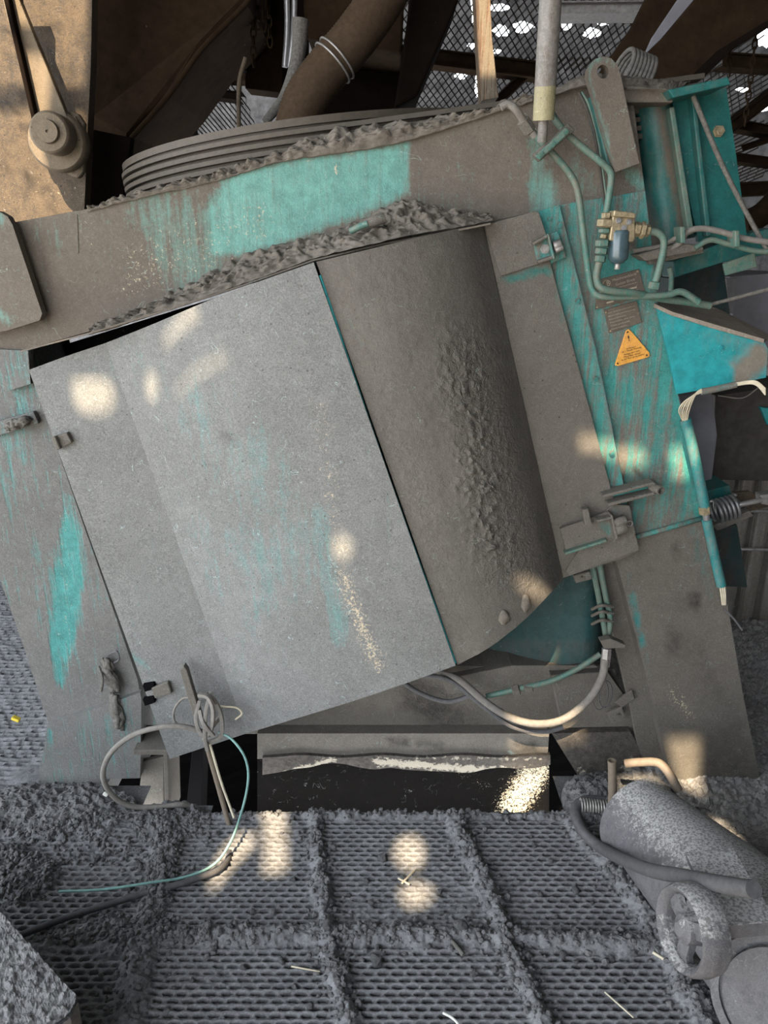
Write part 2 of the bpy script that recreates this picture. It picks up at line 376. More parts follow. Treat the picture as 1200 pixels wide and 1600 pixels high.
def gl(pts): return [Fl(x, y)[:2] for x, y in pts]
ridges = [(gl([(492, 1275), (508, 1440), (548, 1620)]), .030, .018), (gl([(708, 1275), (770, 1420), (855, 1620)]), .032, .020),
          (gl([(262, 1290), (235, 1440), (190, 1620)]), .05, .022), (gl([(180, 1470), (520, 1462), (790, 1468), (1060, 1480)]), .034, .020),
          (gl([(895, 1290), (990, 1400), (1110, 1620)]), .035, .022), (gl([(300, 1277), (900, 1277)]), .016, .012)]
def floor_h(X, Y):
    """dust and the stretched metal below it"""
    wob = .012 * (vfbm(X * 7, Y * 7, 3, 5) - .5)
    cov = np.zeros_like(X); dust = np.zeros_like(X)
    for pts, wd, ht in ridges:
        d = np.full_like(X, 9.)
        for i in range(len(pts) - 1): d = np.minimum(d, segd(X, Y, pts[i], pts[i + 1]))
        d = d + (vfbm(X * 18, Y * 18, 3, 9) - .45) * .04
        g = np.exp(-np.maximum(d, 0) ** 2 / (2 * (wd * .55) ** 2)); cov = np.maximum(cov, np.clip(g * 2.2, 0, 1)); dust = np.maximum(dust, g * ht)
    # rubble on the left
    lp = gl([(-80, 1290), (30, 1305), (250, 1280)]); d = np.minimum(segd(X, Y, lp[0], lp[1]), segd(X, Y, lp[1], lp[2]))
    lq = gl([(-90, 1340), (40, 1370)]); d = np.minimum(d, segd(X, Y, *lq) - .05)
    lr = gl([(60, 1480), (230, 1460)]); d = np.minimum(d, segd(X, Y, *lr) + .0)
    g = np.clip(1.15 - (d + (vfbm(X * 9, Y * 9, 3, 3) - .45) * .14) / .085, 0, 1); cov = np.maximum(cov, g); dust = np.maximum(dust, g * .018)
    # dust next to the valve
    patch = np.clip((vfbm(X * 3.2, Y * 3.2, 4, 21) - .50) * 6, 0, 1) * .55; cov = np.maximum(cov, patch)
    px_, py_ = .036, .0185
    row = Y / py_; ri = np.floor(row); u = X / px_ + .5 * (ri % 2) + .06 * vnoise(X * 40, Y * 40, 3); uf = (u - np.floor(u)) - .5; vf = row - ri
    lens = .27 * np.clip(1 - np.abs(2.5 * uf) ** 3, 0, 1) ** .7
    hole = np.clip((lens - np.abs(vf - .45)) * 10, 0, 1)
    strand = .0060 * vf + .0015 * np.cos(2 * np.pi * uf)
    met = strand - hole * .015 * (1 - .35 * vfbm(X * 12, Y * 12, 3, 2))
    rough = (vfbm(X * 60, Y * 60, 4, 11) - .5)
    h = met * (1 - cov) + cov * (.004 + dust + rough * .020 * (cov > 0.02)) + rough * .0022
    return h, hole * (1 - cov), cov
nx, ny = 760, 560
xs = np.linspace(FX0, FX1, nx); ys = FY0 + (FY1 - FY0) * np.linspace(0, 1, ny) ** 1.0
X, Y = np.meshgrid(xs, ys, indexing='ij'); H, HO, CV = floor_h(X, Y)
V = np.stack([X, Y, H], -1).reshape(-1, 3)
idx = np.arange(nx * ny).reshape(nx, ny)
Fq = np.stack([idx[:-1, :-1], idx[1:, :-1], idx[1:, 1:], idx[:-1, 1:]], -1).reshape(-1, 4)
me = bpy.data.meshes.new('floor'); me.vertices.add(len(V)); me.vertices.foreach_set('co', V.ravel().astype(np.float32))
me.loops.add(Fq.size); me.loops.foreach_set('vertex_index', Fq.ravel().astype(np.int32)); me.polygons.add(len(Fq)); me.polygons.foreach_set('loop_start', np.arange(0, Fq.size, 4, dtype=np.int32))
me.update(calc_edges=True); me.validate()
col = np.zeros((len(V), 4), np.float32); col[:, 2] = HO.ravel() * 1.0; col[:, 1] = (CV.ravel() * .12)  # slot colour darkened to stand for the shade inside the holes
a = me.attributes.new('wear_shade', 'FLOAT_COLOR', 'POINT'); a.data.foreach_set('color', col.ravel())
flo = link('floor', me, M['floor'], None, (0, 0, 0)); tag(flo, kind='structure')
def ground(name, x0, x1, y0, y1, n, m, amp, mat, base=0.0, fn=None, masks=None):
    xs = np.linspace(x0, x1, n); ys = np.linspace(y0, y1, m); X, Y = np.meshgrid(xs, ys, indexing='ij')
    Hh = base + amp * (vfbm(X * 3, Y * 3, 5, 31) - .5) + amp * .5 * (vfbm(X * 22, Y * 22, 4, 8) - .5)
    if fn: Hh = fn(X, Y, Hh)
    V = np.stack([X, Y, Hh], -1).reshape(-1, 3); idx = np.arange(n * m).reshape(n, m)
    Fq = np.stack([idx[:-1, :-1], idx[1:, :-1], idx[1:, 1:], idx[:-1, 1:]], -1).reshape(-1, 4)
    o = mk(name, V, Fq, mat, None, smooth=False, masks=masks if masks else []); return tag(o, kind='structure')
def left_fn(X, Y, H):
    px_, py_ = .04, .026; row = Y / py_; ri = np.floor(row); u = X / px_ + .5 * (ri % 2); uf = (u - np.floor(u)) - .5; vf = row - ri
    hole = np.clip((.36 * np.sqrt(np.clip(1 - np.abs(2 * uf) ** 2.4, 0, 1)) - np.abs(vf - .48)) * 8, 0, 1)
    cov = np.clip((vfbm(X * 3, Y * 3, 4, 77) - .42) * 6, 0, 1)
    return H * .6 + cov * .012 - hole * .014 * (1 - cov)
ground('floor_left', -4.2, -0.93, 1.955, 5.0, 420, 420, .05, M['floor'], -.01, left_fn)
ground('floor_right', 0.84, 4.4, 1.955, 6.6, 260, 320, .14, M['ash'], 0.0, None,
       [('G', 'c', (1140, 960, 1210, 985, 18), 14, .9), ('G', 'c', (1150, 1010, 1200, 1020, 8), 10, .6), ('B', 'c', (1180, 1060, 1220, 1130, 40), 20, .5)])
ground('floor_pit', -1.6, 1.6, 1.9, 4.5, 40, 40, .1, M['black'], -1.0)
ground('floor_outer', -12, 12, -14, FY0 + .005, 60, 60, .0, M['out'], -.012)
ground('floor_front_left', -4.2, FX0 + .01, FY0, 1.96, 60, 40, .04, M['rubble'], -.01)
ground('floor_front_right', FX1 - .01, 4.4, FY0, 1.96, 60, 40, .04, M['rubble'], -.01)
o = box3('trim_pit_edge', (-.03, 1.965, -.08), 1.78, .012, .15, M['legl'], None); tag(o, kind='structure')
# ==================================================================== THE MIXER
mix = empty('inclined_mixer', (0.1, 2.2, 0), 'large tilted dusty teal mixer with curved grey front cover on two legs', 'mixer')
# --- upper housing
bandm = [('R', 'p', [(352, 276), (440, 250), (640, 222), (638, 300), (600, 322), (400, 396), (330, 400), (318, 330)], 9, .95),
         ('R', 'c', (250, 330, 300, 400, 55), 40, .45), ('R', 'c', (130, 355, 220, 330, 8), 14, .2), ('R', 'c', (60, 365, 118, 385, 12), 12, .22),
         ('G', 'c', (230, 400, 400, 350, 48), 25, .42), ('G', 'c', (200, 440, 330, 400, 30), 20, .45), ('G', 'c', (60, 400, 80, 460, 4), 5, .5), ('G', 'c', (410, 262, 620, 226, 3), 4, .5),
         ('G', 'c', (130, 340, 140, 380, 10), 10, .5), ('G', 'c', (523, 250, 528, 285, 1.5), 2.5, 1.0),
         ('R', 'c', (846, 290, 850, 320, 22), 14, .7), ('R', 'c', (835, 215, 850, 300, 12), 14, .5), ('R', 'c', (880, 250, 930, 300, 10), 30, .25), ('R', 'c', (922, 160, 958, 265, 6), 5, .8), ('R', 'c', (985, 270, 1000, 290, 10), 8, .8),
         ('R', 'c', (720, 250, 735, 320, 4), 12, .22), ('B', 'c', (70, 370, 72, 500, 3), 7, .45)]
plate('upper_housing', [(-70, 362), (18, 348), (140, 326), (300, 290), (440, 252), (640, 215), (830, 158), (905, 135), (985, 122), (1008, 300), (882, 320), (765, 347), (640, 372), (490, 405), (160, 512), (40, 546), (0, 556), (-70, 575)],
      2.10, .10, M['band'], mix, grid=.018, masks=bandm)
plate('seam_plate', [(118, 336), (121, 335), (123, 395), (120, 397)], 2.098, .004, M['band'], mix, bev=.001)
hs = plate('housing_shell', [(-70, 365), (300, 295), (640, 222), (985, 130), (1010, 300), (760, 352), (500, 408), (60, 540), (-70, 580)], 2.20, .9, M['dark'], mix)
plate('housing_side_tab', [(-60, 322), (-2, 330), (12, 338), (20, 352), (66, 490), (62, 501), (14, 516), (-60, 530)], 2.05, .028, M['band'], mix, grid=.03,
      masks=[('R', 'c', (0, 340, 10, 350, 8), 8, .5), ('R', 'c', (0, 480, 12, 512, 3), 5, .9)])
# dusty ledge lip and drum behind the gap
lip = [(150, 517), (260, 484), (380, 445), (490, 406), (600, 380), (700, 362), (765, 349)]
V, Fc = sweep(PL([(40, 547, 2.02)] + [(x, y + 1, 1.975) for x, y in lip]), [(-.02, .002), (.02, .002), (.02, -.002), (-.02, -.002)]); mk('ledge_lip', V, Fc, M['band'], mix)
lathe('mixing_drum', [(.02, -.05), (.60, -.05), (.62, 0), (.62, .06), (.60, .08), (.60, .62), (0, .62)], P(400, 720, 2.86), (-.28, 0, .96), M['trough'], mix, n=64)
# --- cover of curved sheet
st = [((45, 578), (265, 1186), 2.055), ((105, 556), (325, 1166), 2.052), ((165, 536), (385, 1146), 2.045), ((240, 506), (465, 1122), 1.965), ((325, 470), (550, 1096), 1.905), ((410, 438), (633, 1068), 1.872), ((490, 410), (712, 1040), 1.862),
      ((570, 391), (767, 1010), 1.862), ((650, 372), (820, 968), 1.89), ((712, 358), (857, 930), 1.95), ((755, 349), (880, 903), 2.04)]
W = [(P(*a, y), P(*b, y)) for a, b, y in st]
cm = [('G', 'c', (535, 900, 590, 1040, 16), 20, .62), ('G', 'c', (500, 640, 530, 860, 18), 20, .38), ('G', 'c', (430, 560, 560, 700, 30), 30, .16), ('G', 'c', (215, 640, 270, 760, 10), 20, .30), ('G', 'c', (80, 800, 150, 900, 8), 20, .2),
      ('R', 'c', (400, 700, 440, 900, 60), 60, .30), ('R', 'c', (300, 640, 380, 880, 50), 60, .22), ('R', 'c', (210, 555, 420, 700, 30), 40, .15), ('R', 'c', (190, 1010, 232, 1042, 2.5), 3, .9), ('R', 'c', (100, 800, 130, 850, 6), 12, .3),
      ('R', 'c', (500, 800, 530, 1000, 12), 14, .5), ('B', 'c', (340, 690, 350, 678, 2), 2, .9), ('A', 'p', [(45, 570), (900, 300), (900, 1000), (300, 1200)], 10, .04)]
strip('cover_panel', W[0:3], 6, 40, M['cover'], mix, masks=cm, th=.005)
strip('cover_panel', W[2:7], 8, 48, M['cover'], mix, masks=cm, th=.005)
def lumps(p, u, t):
    q = proj([p])[0]; d = abs(q[0] - (745 + (q[1] - 700) * .17)) ; g = max(0, 1 - d / 60) * max(0, min(1, (q[1] - 480) / 120)) * max(0, min(1, (905 - q[1]) / 60))
    n = max(0, fbm(p, 62, 4) + .05)
    return Vector((0, -1, 0)) * (g * n * .016 + max(0, fbm(p, 45, 4)) * .0022)
crm = [('A', 'c', (730, 560, 790, 880, 40), 40, .85), ('A', 'c', (640, 700, 700, 960, 30), 50, .35), ('A', 'c', (560, 600, 740, 980, 60), 60, .15), ('G', 'c', (520, 560, 560, 640, 3), 8, .45), ('R', 'c', (545, 500, 565, 540, 4), 8, .7),
       ('G', 'c', (600, 690, 680, 880, 8), 12, .15)]
W2 = [(P(493 + 1, 409, 1.872), P(715, 1039, 1.872))] + W[7:]
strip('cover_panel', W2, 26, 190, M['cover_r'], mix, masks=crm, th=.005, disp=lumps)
strip('seam_light_stop', [(P(482, 412, 1.885), P(704, 1040, 1.885)), (P(500, 410, 1.885), P(724, 1036, 1.885))], 4, 40, M['black'], mix, th=.004)  # black strip added behind the seam so no light shows through
tube('cover_seam_strip', PL([(500, 430, 1.872), (600, 725, 1.872), (712, 1036, 1.872)]), .003, M['cyan'], mix)
for (x, y, rx, ry) in ((821, 943, 9, 17), (787, 965, 10, 14)):
    bm = bmesh.new(); bmesh.ops.create_icosphere(bm, subdivisions=3, radius=1)
    for v in bm.verts: v.co *= 1 + .25 * mnoise.noise(v.co * 2.5); v.co = Vector((v.co.x * pxm(rx, 1.9), v.co.y * .010, v.co.z * pxm(ry, 1.9))) + P(x, y, 1.895 if x > 800 else 1.872)
    o = frombm('dust_clod', bm, M['dust'], None, smooth=True); tag(o, 'oval clod of pale dust stuck near the lower edge of the curved cover' if x > 800 else 'rough clod of dust left of the oval one on the curved cover', 'clod')
flm = [('R', 'p', [(784, 432), (858, 412), (864, 425), (845, 432), (800, 440), (790, 450)], 5, 1), ('R', 'c', (962, 800, 900, 860, 5), 8, .5), ('R', 'c', (905, 700, 960, 700, 3), 5, .1), ('R', 'c', (860, 430, 885, 520, 5), 6, .55), ('B', 'c', (800, 470, 905, 850, 1), 1, .0)]
plate('cover_flange', [(755, 350), (838, 331), (900, 560), (968, 815), (985, 868), (880, 903), (820, 650)], 2.042, .006, M['flange'], mix, grid=.018, masks=flm)
# hinge strap plate on top of flange
plate('hinge_strap', [(757, 352), (836, 330), (842, 332), (866, 404), (784, 431), (780, 425)], 2.030, .010, M['flange'], mix, grid=.03, masks=[])
# --- door strip and column
plate('edge_strip', [(838, 331), (874, 320), (930, 545), (978, 775), (990, 850), (975, 850), (960, 800), (900, 560)], 2.06, .03, M['col'], mix, grid=.018,
      masks=[('R', 'c', (850, 340, 950, 740, 18), 8, .25), ('R', 'c', (885, 420, 900, 500, 5), 6, .4)])
plate('column_plate', [(876, 320), (1008, 298), (1020, 395), (1028, 475), (1048, 560), (1066, 650), (1104, 806), (988, 842), (978, 775), (932, 545)], 2.085, .05, M['col'], mix, grid=.016,
      masks=[('R', 'c', (960, 590, 1000, 640, 20), 14, .35), ('R', 'c', (940, 420, 1010, 405, 14), 10, .6), ('R', 'c', (1040, 520, 1090, 800, 8), 8, .6), ('R', 'c', (985, 300, 1015, 400, 12), 10, .35), ('B', 'p', [(880, 760), (1100, 700), (1110, 860), (980, 860)], 10, .12), ('R', 'c', (1020, 540, 1040, 620, 8), 10, .4), ('B', 'c', (995, 738, 1000, 742, 5), 4, .8), ('G', 'c', (1010, 735, 1050, 738, 4), 6, .5)])
V, Fc = sweep(PL([(984, 842, 2.08), (1104, 808, 2.08)]), circ(.008, 8)); mk('weld_strip', V, Fc, M['col'], mix, smooth=True)
legm = [('R', 'c', (985, 920, 1005, 1010, 4), 5, .95), ('R', 'c', (978, 890, 990, 960, 6), 8, .35), ('R', 'c', (1085, 830, 1110, 930, 9), 9, .45), ('R', 'c', (1010, 1020, 1020, 1060, 5), 6, .3),
        ('B', 'c', (1086, 935, 1086, 942, 10), 6, .8), ('B', 'c', (1052, 990, 1052, 1015, 8), 6, .6), ('B', 'c', (1058, 855, 1058, 866, 6), 5, .5), ('B', 'c', (1088, 848, 1090, 860, 8), 6, .3), ('B', 'c', (1060, 945, 1068, 950, 5), 5, .4), ('B', 'c', (1015, 890, 1016, 892, 3), 3, .6), ('B', 'c', (1085, 1010, 1120, 1090, 14), 18, .3),
        ('G', 'c', (1050, 1080, 1080, 1120, 14), 12, .5), ('B', 'p', [(1090, 1150), (1160, 1120), (1200, 1260), (1095, 1260)], 16, .35), ('B', 'c', (1110, 1060, 1150, 1120, 10), 14, .2), ('G', 'c', (1100, 960, 1150, 1130, 3), 6, .3)]
plate('right_leg', [(962, 872), (988, 843), (1104, 808), (1135, 935), (1160, 1080), (1192, 1240), (1165, 1262), (1062, 1262), (1035, 1160), (1008, 1050), (985, 960)], 2.095, .42, M['leg'], mix, grid=.022, masks=legm, bev=.012)
plate('leg_web', [(932, 884), (965, 872), (1000, 1030), (1062, 1262), (1010, 1240), (985, 1110)], 2.16, .02, M['leg'], mix)
# --- left leg
llm = [('R', 'p', [(105, 775), (128, 830), (130, 900), (115, 1000), (100, 1075), (85, 1070), (78, 1000), (82, 900), (95, 820)], 9, 1.0), ('R', 'c', (20, 700, 40, 620, 24), 24, .45), ('R', 'c', (10, 560, 30, 600, 12), 12, .3), ('R', 'c', (60, 860, 75, 960, 14), 16, .3), ('R', 'c', (18, 980, 38, 990, 1.5), 2, 1.),
       ('R', 'c', (78, 1140, 92, 1175, 3), 4, .7), ('R', 'c', (0, 520, 30, 545, 10), 10, .5), ('G', 'c', (95, 780, 110, 1040, 10), 10, .42), ('G', 'c', (10, 600, 60, 760, 6), 10, .15), ('R', 'c', (150, 1020, 160, 1060, 4), 5, .4),
       ('R', 'c', (0, 640, 0, 800, 40), 50, .22), ('R', 'p', [(-60, 900), (70, 1130), (215, 1090), (215, 1010), (100, 1100), (40, 960)], 18, -.25)]
plate('left_leg', [(-70, 560), (0, 552), (40, 546), (52, 580), (75, 660), (215, 1062), (219, 1085), (219, 1216), (158, 1217), (158, 1282), (52, 1262), (76, 1131), (40, 1020), (0, 905), (-70, 740)], 2.12, .30, M['legl'], mix, grid=.02, masks=llm, bev=.006)
plate('leg_foot_plate', [(74, 1133), (219, 1082), (221, 1092), (219, 1216), (158, 1217), (150, 1285), (40, 1290), (68, 1200)], 2.10, .02, M['legl'], mix, grid=.02, masks=[('R', 'c', (78, 1140, 92, 1180, 3), 4, .8)])
plate('hinge_block', [(-10, 545), (44, 548), (48, 600), (10, 612), (-10, 590)], 2.09, .03, M['legl'], mix, masks=[('R', 'p', [(-10, 545), (44, 548), (48, 600), (10, 612), (-10, 590)], 5, .25)], grid=.03)
plate('hinge_strap', [(-10, 660), (52, 643), (60, 662), (-10, 684)], 2.095, .02, M['legl'], mix)
plate('cover_hook', [(80, 684), (104, 676), (112, 692), (88, 704)], 2.035, .02, M['flange'], mix)
plate('hook_tooth', [(80, 684), (86, 682), (94, 702), (88, 704)], 2.02, .02, M['flange'], mix)
for yy in (1078, 1100): plate('hook_tooth', [(222, yy - 7), (240, yy - 10), (243, yy - 2), (226, yy + 4)], 2.04, .02, M['black'], mix)
plate('cover_hook', [(236, 1076), (262, 1066), (268, 1084), (242, 1092)], 2.035, .015, M['flange'], mix)
# --- latch, top
la = empty('latch', P(860, 388, 2.03), None, None); la.parent = mix; la.location = P(860, 388, 2.03) - wloc(mix)
plate('latch_base', [(843, 372), (872, 360), (886, 402), (862, 412)], 2.04, .012, M['col'], la)
plate('keeper', [(833, 381), (856, 365), (866, 405), (840, 410)], 2.02, .006, M['col'], la)
plate('keeper_lip', [(832, 379), (856, 366), (857, 371), (834, 384)], 1.995, .03, M['leg'], la)
plate('keeper_lip', [(840, 407), (864, 399), (865, 405), (842, 412)], 1.995, .03, M['leg'], la)
plate('keeper_side', [(855, 365), (859, 366), (868, 404), (864, 406)], 1.995, .03, M['col'], la)
bolt(852, 389, 2.018, .010, M['steelb'], la)
cyl('latch_pin', P(864, 385, 2.015), P(876, 381, 2.015), .012, M['steelb'], la); cyl('latch_pin', P(867, 391, 2.012), P(879, 386, 2.012), .008, M['steelb'], la)
for x, y, r in ((858, 343, .005), (874, 352, .007), (902, 471, .007), (930, 592, .007), (956, 708, .007), (862, 404, .005)): bolt(x, y, 2.058, r, M['col'], mix)
# --- latch, bottom
lb = empty('latch', P(930, 840, 2.02), None, None); lb.parent = mix; lb.location = P(930, 840, 2.02) - wloc(mix)
plate('latch_base', [(942, 802), (958, 788), (984, 790), (999, 860), (962, 873), (890, 900), (884, 892)], 2.032, .008, M['flange'], lb, grid=.03, masks=[('R', 'c', (958, 795, 985, 850, 6), 8, .4)])
plate('slide_plate', [(875, 826), (916, 812), (948, 800), (955, 806), (966, 842), (945, 845), (884, 864), (882, 850)], 2.018, .012, M['flange'], lb, grid=.02, masks=[('R', 'c', (885, 865, 930, 850, 3), 4, .9), ('R', 'c', (942, 820, 952, 830, 8), 6, .7)])
plate('slide_rail', [(882, 864), (948, 843), (950, 847), (884, 868)], 2.00, .025, M['pipe'], lb)
plate('latch_tongue', [(910, 797), (920, 795), (926, 822), (915, 823)], 1.99, .03, M['flange'], lb)
plate('keeper_side', [(954, 804), (958, 805), (967, 842), (962, 844)], 1.99, .04, M['flange'], lb)
plate('keeper_lip', [(932, 813), (956, 808), (956, 812), (934, 817)], 1.99, .03, M['flange'], lb)
cyl('latch_pin', P(960, 818, 2.0), P(978, 812, 2.0), .014, M['flange'], lb); cyl('latch_pin', P(962, 828, 1.998), P(978, 823, 1.998), .016, M['flange'], lb)
torus('pull_ring', P(984, 818, 2.02), (0, -1, .1), .008, .0018, M['steelb'], lb, n=16, m=6)
hd = empty('channel_handle', P(990, 770, 2.0), None, None); hd.parent = mix; hd.location = P(990, 770, 2.0) - wloc(mix)
plate('channel_web', [(943, 776), (1022, 757), (1030, 770), (950, 790)], 2.05, .006, M['col'], hd, grid=.03, masks=[('R', 'c', (950, 784, 1020, 765, 10), 5, .6)])
plate('channel_flange', [(941, 774), (1022, 753), (1026, 757), (943, 779)], 2.01, .045, M['flange'], hd)
plate('channel_flange', [(949, 787), (1022, 769), (1026, 773), (951, 792)], 2.01, .045, M['flange'], hd)
a, b = P(1018, 760, 2.03), P(1033, 767, 1.99); dd = (b - a).normalized(); L = (b - a).length
lathe('handle_tube', [(.010, 0), (.0125, 0), (.0125, L), (.009, L), (.0088, L - .03)], a, dd, M['flange'], hd, n=18)
lathe('handle_socket', [(0, .001), (.009, .001)], b - dd * .02, dd, M['black'], hd, n=14)
# --- right side: lug, cylinder, brackets
hole = [(942 + 9 * math.cos(a) - 0, 112 + 11 * math.sin(a)) for a in np.linspace(0, 2 * math.pi, 18, endpoint=False)]
lug = [(919, 118), (921, 104), (930, 92), (943, 88), (955, 91), (965, 102), (970, 118), (985, 190), (999, 255), (964, 268), (950, 225), (932, 160)]
plate('lifting_lug', lug, 2.0, .035, M['band'], mix, holes=[hole], bev=.002, grid=.02, masks=[('R', 'c', (922, 104, 934, 92, 4), 6, .7), ('R', 'c', (934, 92, 960, 100, 3), 6, .5), ('R', 'c', (921, 120, 960, 262, 3), 5, .5), ('G', 'c', (968, 175, 970, 200, 1.5), 2, .9)])
plate('lug_stiffener', [(922, 150), (932, 158), (960, 262), (950, 262)], 2.035, .06, M['teal'], mix)
plate('cap_plate', [(968, 138), (1040, 137), (1052, 150), (1052, 160), (975, 160)], 2.06, .35, M['band'], mix)
strip('side_cylinder', [(P(985, 162, 2.20), P(1008, 385, 2.20)), (P(1002, 160, 2.14), P(1030, 382, 2.14)), (P(1030, 162, 2.12), P(1058, 376, 2.12)), (P(1052, 166, 2.15), P(1080, 372, 2.15)), (P(1060, 168, 2.26), P(1088, 370, 2.26))], 5, 24, M['teal'], mix, th=.02,
      masks=[('R', 'c', (1030, 170, 1070, 370, 5), 10, -.9), ('G', 'c', (1000, 175, 1015, 190, 6), 8, .45), ('R', 'c', (1005, 330, 1020, 380, 14), 14, -.7)])
plate('side_rib', [(1046, 168), (1054, 166), (1085, 364), (1076, 368)], 2.10, .05, M['pipe'], mix)
brm = [('B', 'c', (1062, 160, 1075, 300, 2), 3, .5), ('R', 'c', (1060, 150, 1160, 370, 60), 20, .2), ('G', 'c', (1072, 250, 1080, 290, 2), 3, .6)]
br = plate('bracket_plate', [(1050, 155), (1135, 137), (1150, 240), (1168, 375), (1092, 378), (1060, 235)], 2.14, .02, M['teal'], mix, grid=.03, masks=brm)
plate('bracket_cap', [(1044, 140), (1138, 120), (1142, 132), (1052, 153)], 2.02, .16, M['teal'], mix)
plate('bracket_rib', [(1080, 148), (1087, 147), (1112, 368), (1104, 370)], 2.11, .03, M['teal'], mix)
bolt(1123, 205, 2.135, .012, M['brass'], mix)
tube('stay_rod', PL([(1083, 150, 2.06), (1125, 250, 2.05), (1165, 330, 2.04), (1215, 420, 2.03)]), .006, M['rag'], mix)
plate('cross_beam', [(1010, 398), (1098, 385), (1100, 395), (1016, 414)], 2.06, .10, M['leg'], mix)
plate('cross_beam', [(1052, 408), (1165, 365), (1215, 355), (1215, 395), (1130, 410), (1054, 434)], 2.16, .10, M['teal'], mix)
plate('guard_flap', [(1130, 412), (1180, 394), (1184, 417), (1134, 431)], 2.10, .01, M['pipe'], mix)
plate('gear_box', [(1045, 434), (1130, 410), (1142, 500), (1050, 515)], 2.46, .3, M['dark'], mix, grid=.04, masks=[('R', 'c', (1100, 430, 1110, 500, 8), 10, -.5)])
plate('bracket_arm', [(1026, 480), (1048, 487), (1110, 506), (1192, 530), (1200, 545), (1197, 590), (1150, 600), (1058, 616), (1046, 560)], 2.06, .012, M['cyan'], mix, grid=.016,
      masks=[('R', 'c', (1185, 560, 1150, 590, 18), 16, -.95), ('R', 'c', (1120, 525, 1190, 545, 5), 14, -.35), ('R', 'c', (1060, 560, 1100, 600, 30), 20, .3), ('B', 'c', (1053, 535, 1056, 537, 3), 2, .9), ('B', 'c', (1068, 530, 1066, 560, .7), 1, .9)])
V = PL([(1022, 474, 2.06), (1050, 487, 2.055), (1110, 506, 2.055), (1194, 530, 2.055), (1205, 524, 2.30), (1130, 486, 2.40), (1085, 468, 2.42), (1040, 466, 2.40)])
bm = bmesh.new(); f = bm.faces.new([bm.verts.new(v) for v in V]); r = bmesh.ops.extrude_face_region(bm, geom=[f]); [setattr(g.co, 'z', g.co.z - .01) for g in r['geom'] if isinstance(g, bmesh.types.BMVert)]
frombm('bracket_top', bm, M['pale'], mix)
bolt(1126, 543, 2.058, .006, M['cyan'], mix)
# --- pipework
def pipe(nm, pts, r, mat='pipe'): return tube(nm, PL(pts), r, M[mat], mix, seg=6)
pipe('hydraulic_pipe', [(783, 168, 2.0), (793, 163, 2.0), (806, 171, 2.0), (820, 192, 2.02), (836, 213, 2.03)], .009, 'dusty_rubber')
nut('pipe_fitting', P(816, 187, 2.02), P(829, 206, 2.03), .016, M['leg'], mix)
pipe('hydraulic_pipe', [(830, 205, 2.03), (850, 225, 2.03), (866, 243, 2.03), (888, 268, 2.03), (903, 300, 2.03), (912, 370, 2.03), (920, 430, 2.02), (925, 452, 2.01), (938, 463, 2.0), (975, 464, 2.0), (1040, 461, 2.0), (1065, 456, 2.0), (1092, 472, 2.0)], .0085)
pipe('hydraulic_pipe', [(858, 172, 2.04), (876, 198, 2.03), (898, 220, 2.03), (935, 250, 2.02), (952, 266, 2.02), (955, 282, 2.02), (951, 310, 2.01), (947, 338, 2.01)], .0085)
pipe('grease_line', [(905, 145, 2.07), (915, 165, 2.06), (928, 205, 2.06), (937, 260, 2.06), (946, 330, 2.05)], .0035, 'greyd')
pipe('grease_line', [(909, 144, 2.07), (920, 165, 2.06), (934, 215, 2.06), (942, 270, 2.06), (950, 330, 2.05)], .0035, 'pipe')
plate('pipe_clamp', [(833, 241), (888, 192), (899, 203), (844, 252)], 2.0, .03, M['leg'], mix)
plate('pipe_clamp', [(836, 244), (884, 198), (892, 206), (844, 250)], 1.985, .012, M['pipe'], mix)
for x, y in ((845, 241), (863, 226), (884, 206)): bolt(x, y, 1.982, .006, M['pipe'], mix)
fv = empty('filter_valve', P(965, 360, 1.98), None, None); fv.parent = mix; fv.location = P(965, 360, 1.98) - wloc(mix)
plate('valve_body', [(958, 332), (992, 337), (993, 372), (990, 378), (952, 376)], 1.975, .05, M['brass'], fv)
plate('valve_top', [(960, 328), (994, 333), (993, 341), (958, 338)], 1.96, .07, M['brass'], fv)
lathe('filter_bowl', [(0, 0), (.012, .002), (.0235, .012), (.0245, .02), (.0245, .075), (.021, .08), (0, .08)], P(965, 413, 1.99), P(968, 370, 1.99) - P(965, 413, 1.99), M['glass'], fv, n=24)
cyl('drain_nipple', P(964, 421, 1.99), P(965, 412, 1.99), .007, M['steelb'], fv)
for x0, x1, yy, rr in ((990, 1000, 358, .018), (1000, 1008, 359, .021), (1008, 1015, 360, .015)): nut('elbow_fitting', P(x0, yy, 1.99), P(x1, yy + 1, 1.99), rr, M['brass'], fv)
for x, y in ((967, 345), (983, 347), (975, 356)): bolt(x, y, 1.973, .006, M['alu'], fv)
for (x0, y0, x1, y1, rr, mt) in ((948, 332, 947, 342, .012, 'brass'), (947, 342, 945, 356, .021, 'brass'), (945, 357, 944, 365, .015, 'pipe'), (944, 366, 942, 373, .008, 'brass'), (942, 374, 941, 386, .018, 'pipe'), (941, 387, 939, 398, .016, 'pipe'), (939, 399, 937, 410, .014, 'pipe')):
    nut('union_fitting', P(x0, y0, 1.99), P(x1, y1, 1.99), rr, M[mt], fv)
pipe('hydraulic_pipe', [(937, 408, 1.99), (933, 425, 1.99), (933, 438, 1.99), (940, 450, 1.98), (960, 455, 1.98), (990, 458, 1.99), (1030, 466, 2.02), (1075, 472, 2.04), (1110, 478, 2.04)], .0095)
pipe('hydraulic_pipe', [(1012, 361, 1.99), (1026, 363, 1.99), (1036, 372, 1.99), (1037, 388, 1.99), (1030, 420, 1.99), (1022, 448, 1.99)], .009)
nut('pipe_fitting', P(1024, 440, 1.99), P(1021, 453, 1.99), .015, M['pipe'], mix)
